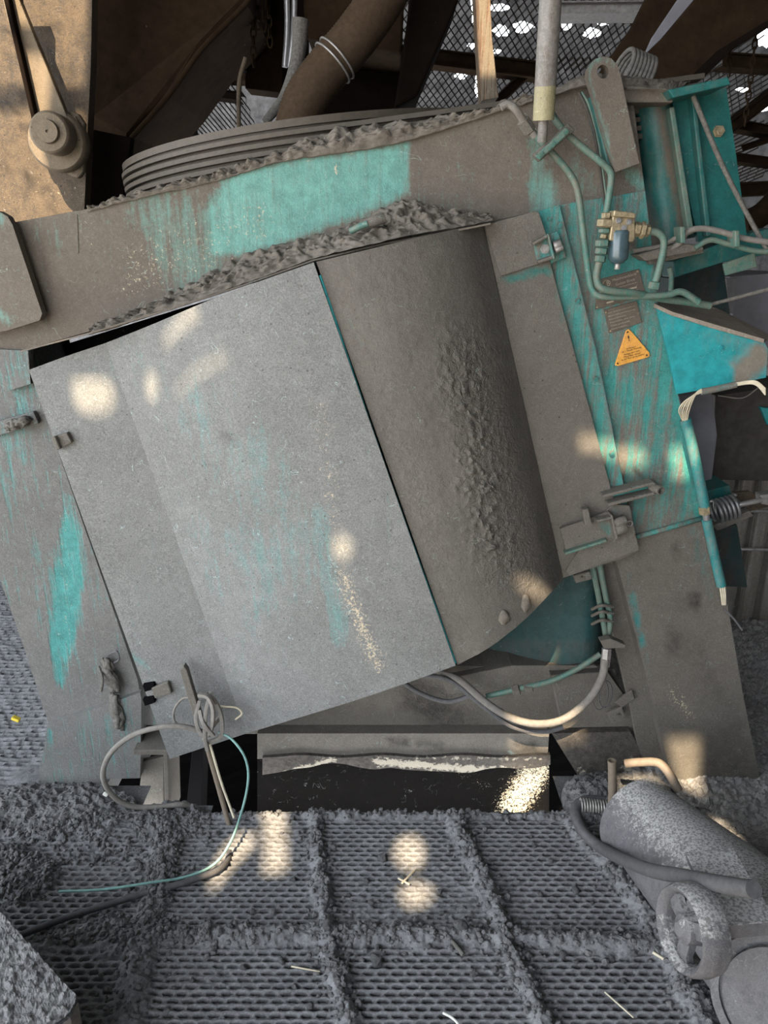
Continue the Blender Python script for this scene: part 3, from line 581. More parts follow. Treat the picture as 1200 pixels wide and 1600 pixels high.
pipe('hydraulic_pipe', [(1046, 418, 2.1), (1049, 432, 2.1), (1048, 456, 2.1)], .007)
pipe('hydraulic_hose', [(1005, 404, 2.05), (1040, 392, 2.04), (1062, 380, 2.03), (1075, 362, 2.02), (1098, 357, 2.02), (1130, 363, 2.02), (1165, 373, 2.02), (1215, 380, 2.02)], .0075, 'dusty_rubber')
pipe('hydraulic_pipe', [(1085, 388, 2.03), (1110, 375, 2.03), (1140, 382, 2.03), (1180, 392, 2.03), (1215, 393, 2.03)], .007)
pipe('hydraulic_hose', [(990, 392, 2.05), (1030, 385, 2.05), (1055, 372, 2.04), (1072, 358, 2.03)], .006, 'dusty_rubber')
plate('hose_tray', [(995, 398), (1060, 380), (1098, 383), (1100, 390), (1010, 408)], 2.03, .10, M['leg'], mix)
for x, y in ((1067, 366), (1152, 372)): plate('hose_clip', [(x - 4, y - 12), (x + 4, y - 12), (x + 5, y + 14), (x - 3, y + 14)], 2.0, .05, M['pipe'], mix)
tube('stay_rod', PL([(1110, 476, 2.06), (1215, 448, 2.02)]), .005, M['rag'], mix, smoothp=False)
# name plates and warning triangle
np1 = plate('name_plate', [(932, 438), (999, 420), (1009, 462), (930, 484)], 2.079, .004, M['namep'], mix, bev=.0008)
np2 = plate('name_plate', [(944, 484), (995, 470), (1003, 504), (952, 521)], 2.080, .004, M['namep'], mix, bev=.0008)
tri = plate('warning_sign', [(978, 517), (982, 514), (986, 517), (1015, 551), (1015, 557), (1011, 559), (966, 572), (961, 571), (962, 566)], 2.079, .004, M['yellow'], mix, bev=.0012)
def text(s, px, py, Y, hpx, mat, parent, ang=R(15.5), wpx=None, name='lettering'):
    cu = bpy.data.curves.new(name, 'FONT'); cu.body = s; cu.size = 1; cu.align_x = 'LEFT'; cu.extrude = .02
    o = bpy.data.objects.new(name, cu); C.objects.link(o); cu.materials.append(mat)
    p = P(px, py, Y); sc = pxm(hpx, Y, py) / .7
    o.parent = parent; WL[o.name] = p; o.location = p - wloc(parent); o.rotation_euler = (R(90), -ang, 0)
    bpy.context.view_layer.update(); sxx = sc
    if wpx: sxx = pxm(wpx, Y, py) / max(cu_w(o), 1e-3)
    me = bpy.data.meshes.new_from_object(o.evaluated_get(bpy.context.evaluated_depsgraph_get())); loc, rot = o.location.copy(), o.rotation_euler.copy()
    bpy.data.objects.remove(o); o = bpy.data.objects.new(name, me); C.objects.link(o); o.parent = parent; WL[o.name] = p; o.location = loc; o.rotation_euler = rot
    o.scale = (sxx, sc, sc * .3); return o
def cu_w(o): bb = [v[0] for v in o.bound_box]; return max(bb) - min(bb)
text('Maschinenfabrik', 957, 440, 2.078, 4.0, M['etch'], np1, wpx=38)
text('Gustav Eirich', 962, 446.5, 2.078, 4.0, M['etch'], np1, wpx=30)
text('Hardheim/Nordbaden', 968, 449.5, 2.078, 1.8, M['etch'], np1, wpx=28)
for x, y, wd in ((981, 451, 14), (988, 454, 9), (936, 456, 8), (948, 472, 11), (936, 446, 6)): plate('stamped_field', [(x, y), (x + wd, y - wd * .27), (x + wd, y - wd * .27 + 2.6), (x, y + 2.6)], 2.0775, .002, M['etch'], np1, bev=0)
torus('emblem', P(948, 442.5, 2.078), (0, -1, 0), pxm(4.5, 2.08, 440), pxm(.6, 2.08, 440), M['etch'], np1, n=24, m=6, sx_=1.25)
text('R', 948, 446, 2.0775, 6.5, M['etch'], np1)
for i in range(6): text(['Vor Inbetriebnahme', 'Betriebsanleitung', 'beachten', 'Getriebe nur mit', 'Oel gefuellt', 'betreiben'][i], 949 + i * 1.3, 490.5 + i * 5.0, 2.079, 1.9, M['etch'], np2, wpx=[44, 42, 26, 38, 30, 24][i])
text('!', 980.5, 533, 2.078, 8, M['ink'], tri, wpx=2.4); text('!', 980.5, 533, 2.0779, 8, M['ink'], tri, wpx=2.0)
for i, (s, x, y, wd) in enumerate([('In Pericol', 979, 546.5, 14), ('Vor 1 Stunde Wartung', 971, 552, 31), ('Anlage darf nicht', 975, 555.5, 25), ('Maschine sicher', 974.5, 559.5, 27), ('In der Reinigung stehen', 971, 564, 36)]):
    text(s, x, y, 2.078, 2.6, M['ink'], tri, wpx=wd)
for x, y in ((980.5, 519), (965, 568), (1010.5, 555)): bolt(x, y, 2.079, .0022, M['ink'], tri, name='rivet')
for x, y in ((936, 441), (996, 424), (933, 480), (947, 488), (954, 517)): bolt(x, y, 2.078, .0022, M['brass'], np1, name='rivet')
# cable conduit down the column's outer edge
conm = [('R', 'c', (1060, 640, 1130, 920, 60), 10, .2)]
for pts, r in (([(1071, 655, 2.06), (1083, 705, 2.06), (1093, 752, 2.06), (1101, 792, 2.06)], .0155), ([(1104, 812, 2.06), (1110, 840, 2.06), (1120, 885, 2.06), (1127, 915, 2.06)], .0145)): tube('cable_conduit', PL(pts), r, M['conduit'], mix, masks=conm)
tube('cable_conduit', PL([(1100, 790, 2.06), (1105, 815, 2.06)]), .010, M['alu'], mix, smoothp=False); nut('conduit_coupling', P(1100, 790, 2.06), P(1102, 803, 2.06), .017, M['brass'], mix)
for k in range(6):
    j = (k - 2.5)
    tube('cable', PL([(1070 + j * 1.4, 657, 2.05), (1069 + j * 3.2, 640, 2.03 + .004 * (k % 2)), (1079 + j * 2.6, 622 - j * 1.2, 2.02), (1096, 611 - j * 1.0, 2.02), (1130, 605 - j * .9, 2.02), (1165, 598 - j * .8, 2.01), (1182, 599 - j * 1.2, 2.0), (1196, 612 - j * 2.0, 1.99)]), .0019, M['wirew'], mix, n=6)
tube('cable', PL([(1122, 618, 2.04), (1160, 622, 2.03), (1185, 606, 2.02)]), .002, M['greyd'], mix, n=6)
tube('cable_sleeve', PL([(1096, 612, 2.02), (1118, 608, 2.02), (1150, 601, 2.02)]), .009, M['conduit'], mix, masks=[('R', 'c', (1100, 610, 1150, 600, 20), 5, -.4)])
for k in range(3): tube('cable', PL([(1125 + k * 3, 912, 2.06), (1127 + k * 3, 928, 2.05), (1129 + k * 2, 945, 2.05)]), .003, M['wirew'], mix, n=6)
tube('cable', PL([(1129, 950, 2.04), (1145, 965, 2.02), (1160, 985, 2.0)]), .003, M['rubber'], mix, n=6)
# --- lower part of the mixer
lowm = [('R', 'p', [(780, 990), (885, 900), (925, 905), (925, 1000), (800, 1000)], 8, .35), ('R', 'c', (900, 1040, 925, 1035, 3), 4, .5), ('R', 'c', (880, 1030, 915, 1030, 12), 14, .3)]
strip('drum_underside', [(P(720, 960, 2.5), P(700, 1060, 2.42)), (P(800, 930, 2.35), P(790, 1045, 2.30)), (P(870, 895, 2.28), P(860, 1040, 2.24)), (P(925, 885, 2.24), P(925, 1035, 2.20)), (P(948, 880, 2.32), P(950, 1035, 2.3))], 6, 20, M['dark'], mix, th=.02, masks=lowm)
plate('lower_shelf', [(690, 1062), (800, 1040), (930, 1040), (950, 1050), (948, 1066), (700, 1085)], 2.22, .25, M['leg'], mix)
plate('lower_body', [(380, 1100), (560, 1040), (700, 1040), (960, 1045), (975, 1100), (978, 1142), (380, 1147)], 2.25, .4, M['leg'], mix, grid=.03, masks=[('B', 'c', (650, 1090, 700, 1120, 22), 16, .7), ('B', 'c', (620, 1070, 800, 1075, 4), 6, .4), ('G', 'c', (560, 1139, 600, 1139, 1), 2, .9), ('A', 'c', (640, 1090, 720, 1120, 30), 20, .8)])
plate('lower_beam', [(860, 1055), (950, 1050), (985, 1100), (990, 1143), (880, 1143)], 2.19, .05, M['leg'], mix)
plate('mounting_pad', [(896, 900), (922, 893), (926, 905), (900, 912)], 2.07, .02, M['flange'], mix)
bolt(909, 903, 2.068, .005, M['flange'], mix)
plate('mounting_pad', [(948, 1114), (972, 1104), (978, 1122), (956, 1131)], 2.14, .01, M['flange'], mix); plate('mounting_pad', [(960, 1098), (988, 1078), (992, 1092), (972, 1106)], 2.14, .01, M['leg'], mix)
bolt(966, 1117, 2.138, .006, M['leg'], mix); bolt(955, 1170, 2.2, .02, M['crust'], mix)
plate('discharge_front', [(402, 1146), (858, 1146), (856, 1178), (402, 1186)], 2.20, .05, M['leg'], mix, grid=.02, masks=[('G', 'c', (430, 1186, 860, 1182, 5), 7, .5), ('B', 'c', (610, 1158, 635, 1160, 6), 5, .8), ('B', 'c', (655, 1162, 690, 1166, 6), 6, .6), ('B', 'c', (810, 1163, 835, 1165, 7), 5, .9)])
stn = []
for k in range(7):
    t = k / 6; stn.append((P(402, 1180 + k * 18, 2.20 + .10 * math.sin(t * 2.2)), P(858, 1176 + k * 18, 2.20 + .10 * math.sin(t * 2.2))))
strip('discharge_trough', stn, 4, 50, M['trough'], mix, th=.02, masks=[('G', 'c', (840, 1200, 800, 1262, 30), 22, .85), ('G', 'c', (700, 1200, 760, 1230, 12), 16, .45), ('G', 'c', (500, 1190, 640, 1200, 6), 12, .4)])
strip('trough_crust', [(P(x, 1182 + 2 * math.sin(x * .05) + 16 * math.exp(-((x - 640) / 150) ** 2) * 0, 2.185), P(x, 1192 + 14 * math.exp(-((x - 700) / 140) ** 2) + 8 * mnoise.noise(Vector((x * .02, 0, 0))) + 18 * max(0, (510 - x) / 100), 2.20)) for x in range(410, 870, 25)], 4, 10, M['crust'], mix, th=.02,
      masks=[('G', 'c', (430, 1215, 520, 1186, 5), 6, .8), ('G', 'c', (590, 1190, 860, 1212, 6), 8, .9), ('G', 'c', (640, 1184, 850, 1186, 3), 4, .5)])
plate('channel_stub', [(208, 1172), (262, 1172), (266, 1290), (258, 1290), (255, 1180), (208, 1180)], 2.06, .14, M['leg'], mix)
plate('channel_web', [(222, 1190), (256, 1182), (256, 1288), (212, 1292)], 2.15, .02, M['leg'], mix)
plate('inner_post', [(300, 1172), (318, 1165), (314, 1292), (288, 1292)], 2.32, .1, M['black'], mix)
# hoses low right
pipe('hydraulic_pipe', [(925, 880, 2.1), (935, 930, 2.1), (945, 985, 2.1), (948, 1005, 2.1)], .009, 'pipe')
pipe('hydraulic_pipe', [(937, 880, 2.1), (946, 930, 2.1), (953, 965, 2.1), (950, 1005, 2.1)], .009, 'pipe')
pipe('hydraulic_hose', [(690, 1052, 2.2), (720, 1064, 2.15), (760, 1098, 2.10), (800, 1122, 2.08), (840, 1131, 2.06), (880, 1124, 2.06), (918, 1095, 2.06), (940, 1060, 2.07), (946, 1030, 2.08)], .0125, 'dusty_rubber')
pipe('hydraulic_hose', [(620, 1058, 2.22), (655, 1082, 2.2), (700, 1096, 2.18), (740, 1085, 2.16)], .008, 'rubber')
pipe('hydraulic_hose', [(640, 1052, 2.22), (700, 1062, 2.16), (745, 1095, 2.12), (800, 1135, 2.10), (850, 1143, 2.1), (880, 1136, 2.1)], .008, 'rubber')
pipe('hydraulic_pipe', [(760, 1088, 2.14), (810, 1076, 2.12), (860, 1064, 2.11), (900, 1046, 2.1), (938, 1022, 2.1)], .009, 'pipe')
nut('pipe_fitting', P(800, 1080, 2.12), P(812, 1077, 2.12), .02, M['leg'], mix); nut('pipe_fitting', P(818, 1076, 2.12), P(832, 1073, 2.12), .018, M['leg'], mix)
nut('hose_ferrule', P(948, 1012, 2.09), P(945, 1042, 2.08), .015, M['steelb'], mix)
plate('hose_clamp', [(938, 1002), (954, 998), (978, 1008), (978, 1013), (944, 1014)], 2.05, .03, M['leg'], mix)
for dx in (0, 8): torus('wire_loop', P(938 + dx, 1085, 2.12), (0, -1, .1), .055 - dx * .001, .002, M['rubber'], mix, n=30, m=6, sx_=.45)
for yy in (952, 962, 975): tube('hose_clip', PL([(925, yy, 2.12), (940, yy - 6, 2.08), (958, yy - 4, 2.10)]), .005, M['leg'], mix)
# --- big pulley and drive belts behind the housing
AX = Vector((-math.sin(R(7)), 0, math.cos(R(7)))); CR = math.cos(R(7)); SR = math.sin(R(7))
RP = .60; near = P(455, 192, 2.17); PC = near + Vector((0, RP, 0)); E1 = Vector((CR, 0, SR)); E2 = Vector((0, 1, 0))
PC = PC - AX * .02
def rimpt(a, r, h): return PC + E1 * (r * math.cos(a)) + E2 * (r * math.sin(a)) + AX * h
lathe('drive_pulley', [(0, -.02), (RP + .012, -.02), (RP + .012, -.002), (RP, -.004), (RP, -.16), (RP + .012, -.165), (0, -.165)], PC + AX * .03, AX, M['belt'], mix, n=72)
for k in range(7):
    h = -.004 - k * .0195
    path = [rimpt(a, RP + .008, h) for a in np.linspace(R(150), R(268), 40)] + [rimpt(R(270), RP + .008, h) + E1 * t + AX * (t * .0) for t in np.linspace(.05, 1.05, 12)]
    V, Fc = sweep(path, [(.004, .0070), (.011, .0055), (.011, -.0055), (.004, -.0070), (-.004, -.005), (-.004, .005)], up=Vector((0, -1, 0)) if False else (path[0] - PC).normalized())
    mk('drive_belt', V, Fc, M['belt'], mix, smooth=False)
# ==================================================================== DUST ON THE MIXER
def heap(name, low, high, mat, amp, bulge, label, nv=36, nu=22, kind='stuff', fr=38):
    lo = catmull([P(*p) for p in low], nu); hi = catmull([P(*p) for p in high], nu); n = len(lo); V = []
    for i in range(n):
        for j in range(nv + 1):
            t = j / nv; p = hi[i].lerp(lo[i], t); b = math.sin(math.pi * t)
            nn = fbm(p, fr, 5); n2 = abs(fbm(p + Vector((9, 3, 1)), fr * 2.4, 3))
            V.append(p + Vector((0, -1, .35)) * (bulge * b + amp * .8 * nn * (.35 + .65 * b) + amp * .9 * n2 * b) + Vector((0, 0, 1)) * (amp * nn * .5 * (1 - t)))
        V.append(V[-1] + Vector((0, .10, 0))); V.append(V[-nv - 2] + Vector((0, .10, 0)))
    m = nv + 3; Fc = []
    for i in range(n - 1):
        for j in range(m): Fc.append((i * m + j, i * m + (j + 1) % m, (i + 1) * m + (j + 1) % m, (i + 1) * m + j))
    o = mk(name, V, Fc, mat, None, smooth=True); return tag(o, label, 'dust', kind=kind)
heap('ledge_dust', [(140, 524, 1.99), (200, 505, 1.975), (300, 471, 1.97), (400, 436, 1.965), (490, 404, 1.96), (560, 386, 1.93), (640, 368, 1.93), (700, 358, 1.95), (765, 346, 2.0)],
     [(150, 508, 2.09), (210, 487, 2.09), (270, 458, 2.09), (340, 420, 2.09), (400, 393, 2.09), (480, 372, 2.09), (560, 345, 2.08), (620, 312, 2.07), (660, 322, 2.08)][:9],
     M['dust'], .020, .012, 'grey brown dust heaped along the ledge between teal housing and cover')
heap('ledge_dust', [(640, 366, 1.93), (690, 358, 1.95), (730, 352, 1.97), (770, 345, 2.01)], [(640, 330, 2.07), (690, 330, 2.08), (730, 330, 2.09), (760, 338, 2.09)], M['dust'], .016, .01, 'small lumps of dust at the right end of the ledge beside the hinge', nu=14)
heap('housing_dust', [(135, 330, 2.09), (200, 314, 2.09), (300, 291, 2.09), (360, 276, 2.09), (440, 252, 2.085), (540, 238, 2.085), (640, 219, 2.085), (740, 187, 2.085), (832, 158, 2.085)],
     [(150, 322, 2.13), (200, 308, 2.13), (300, 282, 2.13), (360, 266, 2.13), (440, 238, 2.12), (520, 205, 2.12), (640, 188, 2.12), (740, 178, 2.12), (826, 152, 2.13)], M['dust'], .022, .012, 'grey brown dust heaped on top of the housing under the belts')
heap('cap_dust', [(855, 152, 2.08), (920, 132, 2.06), (985, 138, 2.04), (1040, 140, 2.03), (1050, 150, 2.03)], [(860, 142, 2.14), (915, 118, 2.14), (985, 120, 2.2), (1030, 126, 2.2), (1080, 126, 2.2)], M['dust'], .012, .008, 'brown dust lying on the cap plate behind the lifting lug', nv=12)
# ==================================================================== MEDIUM THINGS
tg = lambda o, l, c, g=None: tag(o, l, c, g)
o = tube('paint_roller_scrap', PL([(548, 361, 1.955), (562, 354, 1.945), (575, 349, 1.94)]), .008, M['pipe'], None); tag(o, 'short turquoise scrap with chipped yellow end lying in the ledge dust', 'scrap')
o = tube('pipe_stub', PL([(572, 350, 1.95), (590, 343, 1.945), (600, 341, 1.95)]), .013, M['leg'], None); tag(o, 'dusty brown pipe stub half buried beside the turquoise scrap on the ledge', 'pipe')
# galvanised hanging tube with rod
gp = empty('hanging_pipe', P(858, 0, 1.95), 'pale vertical steel pipe with yellowed open lower end over the clamp', 'pipe')
a, b = P(876, -260, 1.86), P(852, 135, 1.96); c = P(849, 188, 1.97); d1 = (c - b).normalized()
r0 = pxm(16.5, 1.96, 150)
lathe('pipe_body', [(r0, 0), (r0, (b - a).length)], a, b - a, M['galv'], gp, n=28)
lathe('pipe_sleeve', [(r0, 0), (r0 * 1.01, .002), (r0 * 1.01, (c - b).length), (r0 * .87, (c - b).length), (r0 * .85, 0)], b, c - b, M['yell'], gp, n=28)
cyl('inner_rod', P(851, 160, 1.97), P(847, 222, 1.99), .0115, M['galv'], gp)
# timber post
post = plate('timber_post', [(730, -240), (757, -240), (769, 60), (779, 152), (752, 158), (746, 60)], 2.95, .09, M['wood'], None, bev=.004, grid=.05, masks=[]); tg(post, 'weathered timber post standing behind the drive belts', 'post')
# duct
duct = empty('flexible_duct', P(460, 190, 2.9), 'brown corrugated flexible duct curving down behind the drive pulley', 'duct')
pts = catmull(PL([(630, -60, 2.95), (596, 0, 2.93), (552, 62, 2.9), (510, 110, 2.88), (478, 155, 2.87), (462, 205, 2.87), (455, 240, 2.87)]), 24)
V, Fc = sweep(pts, circ(.072, 24)); V = np.array([v[:] for v in V]); P0 = np.repeat(np.array([p[:] for p in pts]), 24, 0); ii = np.repeat(np.arange(len(pts)), 24)
V = P0 + (V - P0) * (1 + .035 * (ii % 2))[:, None]
mk('duct_hose', V, Fc, grit('duct_cloth', (.035, .023, .014), (.07, .048, .03), 60, .3, .003), duct, smooth=True)
for k in (62, 66): torus('duct_wire', pts[k], pts[k + 1] - pts[k - 1], .077, .0035, M['steelb'], duct)
# sunlit hopper side with swing arm
hop = empty('hopper', P(70, 330, 2.6), 'brown rusty hopper side sheet with bolted bearing arm, upper left corner', 'hopper')
hb = [('B', 'c', (x_, y_, x_ + random.uniform(-8, 8), y_ + random.uniform(0, 12), random.uniform(1, 7)), 5, random.uniform(.5, 1)) for x_, y_ in [(random.uniform(0, 135), random.uniform(20, 330)) for _ in range(60)]] + [('G', 'c', (20, 300, 130, 310, 25), 25, .22), ('R', 'c', (20, 60, 130, 120, 60), 50, .25)]
plate('side_sheet', [(-80, -240), (148, -240), (142, 100), (138, 180), (131, 345), (-80, 380)], 2.60, .05, M['sunny'], hop, grid=.015, masks=hb)
arm = plate('swing_arm', [(0, -40), (30, -40), (30, 0), (108, 190), (60, 225), (55, 200), (4, 0)], 2.49, .03, M['arm'], hop)
plate('arm_edge', [(-4, -40), (4, -40), (60, 205), (55, 212)], 2.46, .03, M['brownd'], hop)
plate('bearing_flange', [(44, 222), (47, 208), (60, 200), (110, 172), (122, 178), (131, 192), (130, 268), (122, 279), (112, 276), (50, 238)], 2.53, .03, M['arm'], hop, bev=.008)
ax = (0.05, -1, 0)
lathe('bearing_housing', [(.085, -.02), (.085, .02), (.078, .03), (0, .03)], P(93, 222, 2.52), ax, M['arm'], hop, n=36)
lathe('bearing_cap', [(.057, -.06), (.057, .045), (.05, .052), (.032, .052), (.030, .066), (.004, .066), (.003, .06), (0, .06)], P(86, 210, 2.47), ax, M['arm'], hop, n=36)
for x, y in ((56, 214), (117, 190), (113, 256)): bolt(x, y, 2.527, .014, M['arm'], hop)
# chute
ch = empty('chute', P(250, 200, 3.0), 'large dark brown steel chute sloping down between hopper and drive pulley', 'chute')
plate('chute_front', [(146, -240), (400, -240), (384, 4), (345, 45), (315, 75), (262, 150), (206, 214), (196, 250), (192, 330), (132, 340), (138, 180)], 2.86, .6, M['brown'], ch, bev=.02, Yf=lambda x, y: 3.0 + .0006 * abs(x - 230))
tube('chute_rim', PL([(398, -30, 2.95), (384, 6, 2.95), (315, 77, 2.93), (262, 151, 2.92), (205, 216, 2.9)]), .009, M['brown'], ch, seg=4)
plate('chute_skirt', [(135, 200), (205, 215), (190, 335), (130, 340)], 2.80, .04, M['brownd'], ch)
# background frame pieces
def beam(px0, py0, px1, py1, w_, Y, mat, label, name='steel_beam', th=.14, cat='beam', group=None):
    dx, dy = px1 - px0, py1 - py0; L = math.hypot(dx, dy); nx_, ny_ = -dy / L * w_ / 2, dx / L * w_ / 2
    root = empty(name, P((px0 + px1) / 2, (py0 + py1) / 2, Y), label, cat, group)
    plate('beam_web', [(px0 + nx_, py0 + ny_), (px1 + nx_, py1 + ny_), (px1 - nx_, py1 - ny_), (px0 - nx_, py0 - ny_)], Y + .03, .012, M[mat], root)
    for s in (-1, 1):
        f = 1.0; g = .78
        plate('beam_flange', [(px0 + s * nx_ * f, py0 + s * ny_ * f), (px1 + s * nx_ * f, py1 + s * ny_ * f), (px1 + s * nx_ * g, py1 + s * ny_ * g), (px0 + s * nx_ * g, py0 + s * ny_ * g)], Y, th, M[mat], root, bev=.001)
    return root
beam(596, 78, 870, 112, 26, 4.9, 'brown', 'brown steel beam crossing behind the timber post below the upper mesh')
beam(850, 12, 1020, 10, 20, 3.4, 'steelb', 'grey steel beam end at the top right of the white pipe')
beam(840, 98, 770, 165, 14, 4.95, 'brown', 'thin brown brace sloping down beside the timber post')
beam(210, 128, 375, 150, 14, 4.8, 'brownd', 'dark steel beam behind the chute above the left mesh')
beam(292, 150, 296, 250, 12, 4.75, 'brownd', 'short dark upright in front of the left mesh')
beam(205, 190, 300, 200, 9, 4.92, 'brown', 'thin brown rail between the left mesh panels')
beam(255, 110, 385, 115, 24, 4.8, 'brown', 'dim brown beam above the dark rail left of the hanging chains')
beam(1130, 92, 1215, 98, 24, 4.85, 'brown', 'brown beam behind the hanging chains at the right edge')
beam(1135, 205, 1220, 140, 18, 4.8, 'brown', 'brown brace sloping up to the right edge beside the teal bracket')
beam(1135, 190, 1220, 206, 16, 4.95, 'brown', 'horizontal brown rail right of the teal bracket bolt')
beam(1150, 245, 1220, 254, 14, 5.0, 'brown', 'lower brown rail at the right edge beneath the sloping brace')
beam(1160, 232, 1220, 212, 10, 4.9, 'brown', 'small brown brace between the two rails at the right edge')
beam(1150, 296, 1230, 292, 22, 5.0, 'brown', 'thick brown rail at the right edge above the teal cross beam')
o = tube('rusty_pipe', PL([(1160, 350, 3.4), (1190, 335, 3.4), (1225, 300, 3.4)]), .05, M['brown'], None); tag(o, 'rusty brown pipe bending up at the right edge behind the bracket', 'pipe')
cv = empty('conveyor_trough', P(1100, 60, 2.9), 'broad brown steel trough sloping down behind the teal cap plate', 'trough')
plate('trough_side', [(984, 132), (1012, 82), (1040, 55), (1120, -40), (1290, -60), (1210, 28), (1140, 72), (1084, 126)], 2.9, .05, M['brown'], cv, bev=.004)
plate('trough_lining', [(935, 118), (990, 40), (1030, -40), (1125, -40), (1040, 56), (1008, 92), (984, 132)], 3.05, .05, M['brown'], cv)
plate('trough_flange', [(1084, 122), (1140, 68), (1215, 22), (1218, 30), (1145, 78), (1092, 128)], 2.8, .12, M['brownd'], cv)
o = plate('steel_sheet', [(1085, -40), (1130, -40), (1015, 90), (1000, 100), (1018, 60)], 3.0, .008, M['grey'], None); tag(o, 'thin grey sheet edge running up along the brown trough', 'sheet')
bx = plate('steel_hood', [(470, -240), (636, -240), (632, 0), (628, 82), (575, 76), (480, 60), (474, 20)], 3.3, .4, M['brown'], None, bev=.01); tg(bx, 'square brown steel hood behind the flexible duct', 'hood')
dp = plate('discharge_spout', [(655, -240), (730, -240), (716, 0), (690, 62), (652, 150), (616, 168), (628, 90), (640, 0)], 3.1, .3, M['brownd'], None, bev=.01); tg(dp, 'dark sloping spout between brown hood and timber post', 'spout')
bw = plate('steel_column', [(381, -240), (445, -240), (441, 145), (383, 138)], 3.7, .15, M['brown'], None); tg(bw, 'dark brown steel column with chains hanging in front of it', 'column')
db = plate('machine_block', [(440, 95), (640, 85), (650, 200), (440, 215)], 3.7, .3, M['brownd'], None); tg(db, 'dark blocky machine housing behind belts and duct', 'machine')
ds = plate('dark_baffle', [(240, 40), (384, 52), (384, 110), (250, 110)], 3.64, .06, M['black'], None); tg(ds, 'black baffle plate below the pale gap beside the chute', 'plate')
ds = plate('dark_baffle', [(440, -240), (480, -240), (480, 130), (440, 130)], 4.2, .1, M['brownd'], None); tg(ds, 'dark baffle plate behind the bright conduits left of the hood', 'plate')
for x0, x1, x2, nm in ((447, 449, 445, 'left'), (461, 459, 452, 'right')):
    o = tube('metal_conduit', PL([(x0, -40, 3.25), (x1, 40, 3.25), (x2, 105, 3.25)]), .011, M['alu'], None); tag(o, 'shiny metal conduit behind the chains, %s one of two' % nm, 'conduit')
o = tube('dusty_rope', PL([(470, 30, 3.1), (465, 90, 3.1), (445, 150, 3.1), (415, 190, 3.05)]), .03, M['rag'], None, rad=lambda t: 1 - .5 * t); tag(o, 'thick dust covered rope hanging between conduits and duct', 'rope')
o = tube('bent_rod', PL([(384, 90, 3.0), (374, 130, 3.0), (373, 200, 3.0)]), .008, M['sunny'], None); tag(o, 'bent brown rod beside the steel column above the pulley', 'rod')
for x0, y0, x1, y1, nmx in ((712, 60, 700, 160, 'dark upright left of the timber post below the spout'),): pass
def chain(px, py, py2, Y, r, label, dx=0):
    root = empty('hanging_chain', P(px, py, Y), label, 'chain')
    a, b = P(px, py, Y), P(px + dx, py2, Y); L = (b - a).length; n = int(L / (r * 3.0)); d = (b - a).normalized()
    for i in range(n):
        c = a + d * (i + .5) * L / n; ax_ = Vector((0, -1, 0)) if i % 2 else Vector((1, -.3, 0)); path = []
        sd = d.cross(ax_).normalized()
        for k in range(14):
            t = 2 * math.pi * k / 14; path.append(c + sd * (r * math.cos(t)) + d * (r * 2.1 * math.sin(t)))
        V, Fc = sweep(path, circ(r * .36, 6), closed=True, up=ax_); mk('chain_link', V, Fc, M['brown'], root, smooth=True)
chain(396, 30, 102, 3.3, .010, 'longest rusty chain on the dark steel column, left strand')
chain(404, -20, 45, 3.3, .011, 'thick rusty chain strand in the middle of the steel column'); chain(419, 10, 72, 3.3, .010, 'rusty chain strand at the right of the steel column', 3); chain(412, -20, 48, 3.28, .010, 'rusty chain strand tangled just right of the middle one')
chain(1140, 76, 118, 2.88, .007, 'short dark chain under the trough flange'); chain(1182, 48, 195, 2.88, .008, 'long dark chain hanging at the far right of the trough', -18)
# coil behind lug
co = empty('hose_coil', P(985, 110, 2.3), 'dusty ribbed coil of hose lying on the housing behind the lifting lug', 'coil')
for k in range(7): torus('coil_turn', P(972 + k * 5.5, 108 + k * 2.2, 2.32), (.9, .2, -.35), .05, .0065, M['rag'], co, n=24, m=8)
# expanded metal panels
def mesh_panel(px0, py0, px1, py1, Y, pw, ph, label, tilt=.6):
    a = P(px0, py0, Y); b = P(px1, py0, Y); c = P(px0, py1, Y + tilt * 0); wd = (b - a).length; ht = abs(a.z - c.z); ph = ph * .5; n = int(wd / pw); m = int(ht / ph); V = []; Fc = []
    for j in range(m):
        for s in range(2):
            z0 = a.z - j * ph
            base = len(V)
            for i in range(n * 2 + 1):
                up_ = ((i + j) % 2 == 0); x = a.x + i * pw / 2; sgn = 1 if up_ else -1
                zc = z0 + sgn * ph * .5 * (1 if s == 0 else 1)
                y = Y + tilt * (a.z - zc) / max(ht, .01) + s * .006
                V += [(x, y, zc + ph * .26), (x, y, zc - ph * .26)]
            for i in range(n * 2): k = base + i * 2; Fc.append((k, k + 1, k + 3, k + 2))
    o = mk('expanded_metal_panel', V, Fc, M['mesh'], None); tag(o, label, 'mesh panel'); return o
mesh_panel(600, -30, 1030, 80, 5.0, .048, .040, 'expanded metal mesh high up behind the timber post and white pipe')
mesh_panel(600, 92, 1000, 175, 5.0, .044, .036, 'expanded metal mesh just above the belts behind the timber post')
mesh_panel(1085, 20, 1230, 88, 5.0, .05, .038, 'expanded metal mesh right of the brown trough, uppermost at the edge')
mesh_panel(1080, 110, 1230, 185, 5.1, .05, .036, 'expanded metal mesh beside the teal cap plate behind the chain')
mesh_panel(1140, 192, 1230, 242, 5.2, .05, .036, 'expanded metal mesh right of the teal bracket between two rails')
mesh_panel(1150, 252, 1230, 292, 5.2, .05, .036, 'lowest expanded metal mesh at the right edge')
mesh_panel(200, 138, 385, 200, 4.9, .03, .045, 'fine metal mesh behind the chute above the drive pulley')
mesh_panel(190, 195, 300, 262, 5.0, .03, .045, 'lower fine metal mesh between chute and drive pulley')
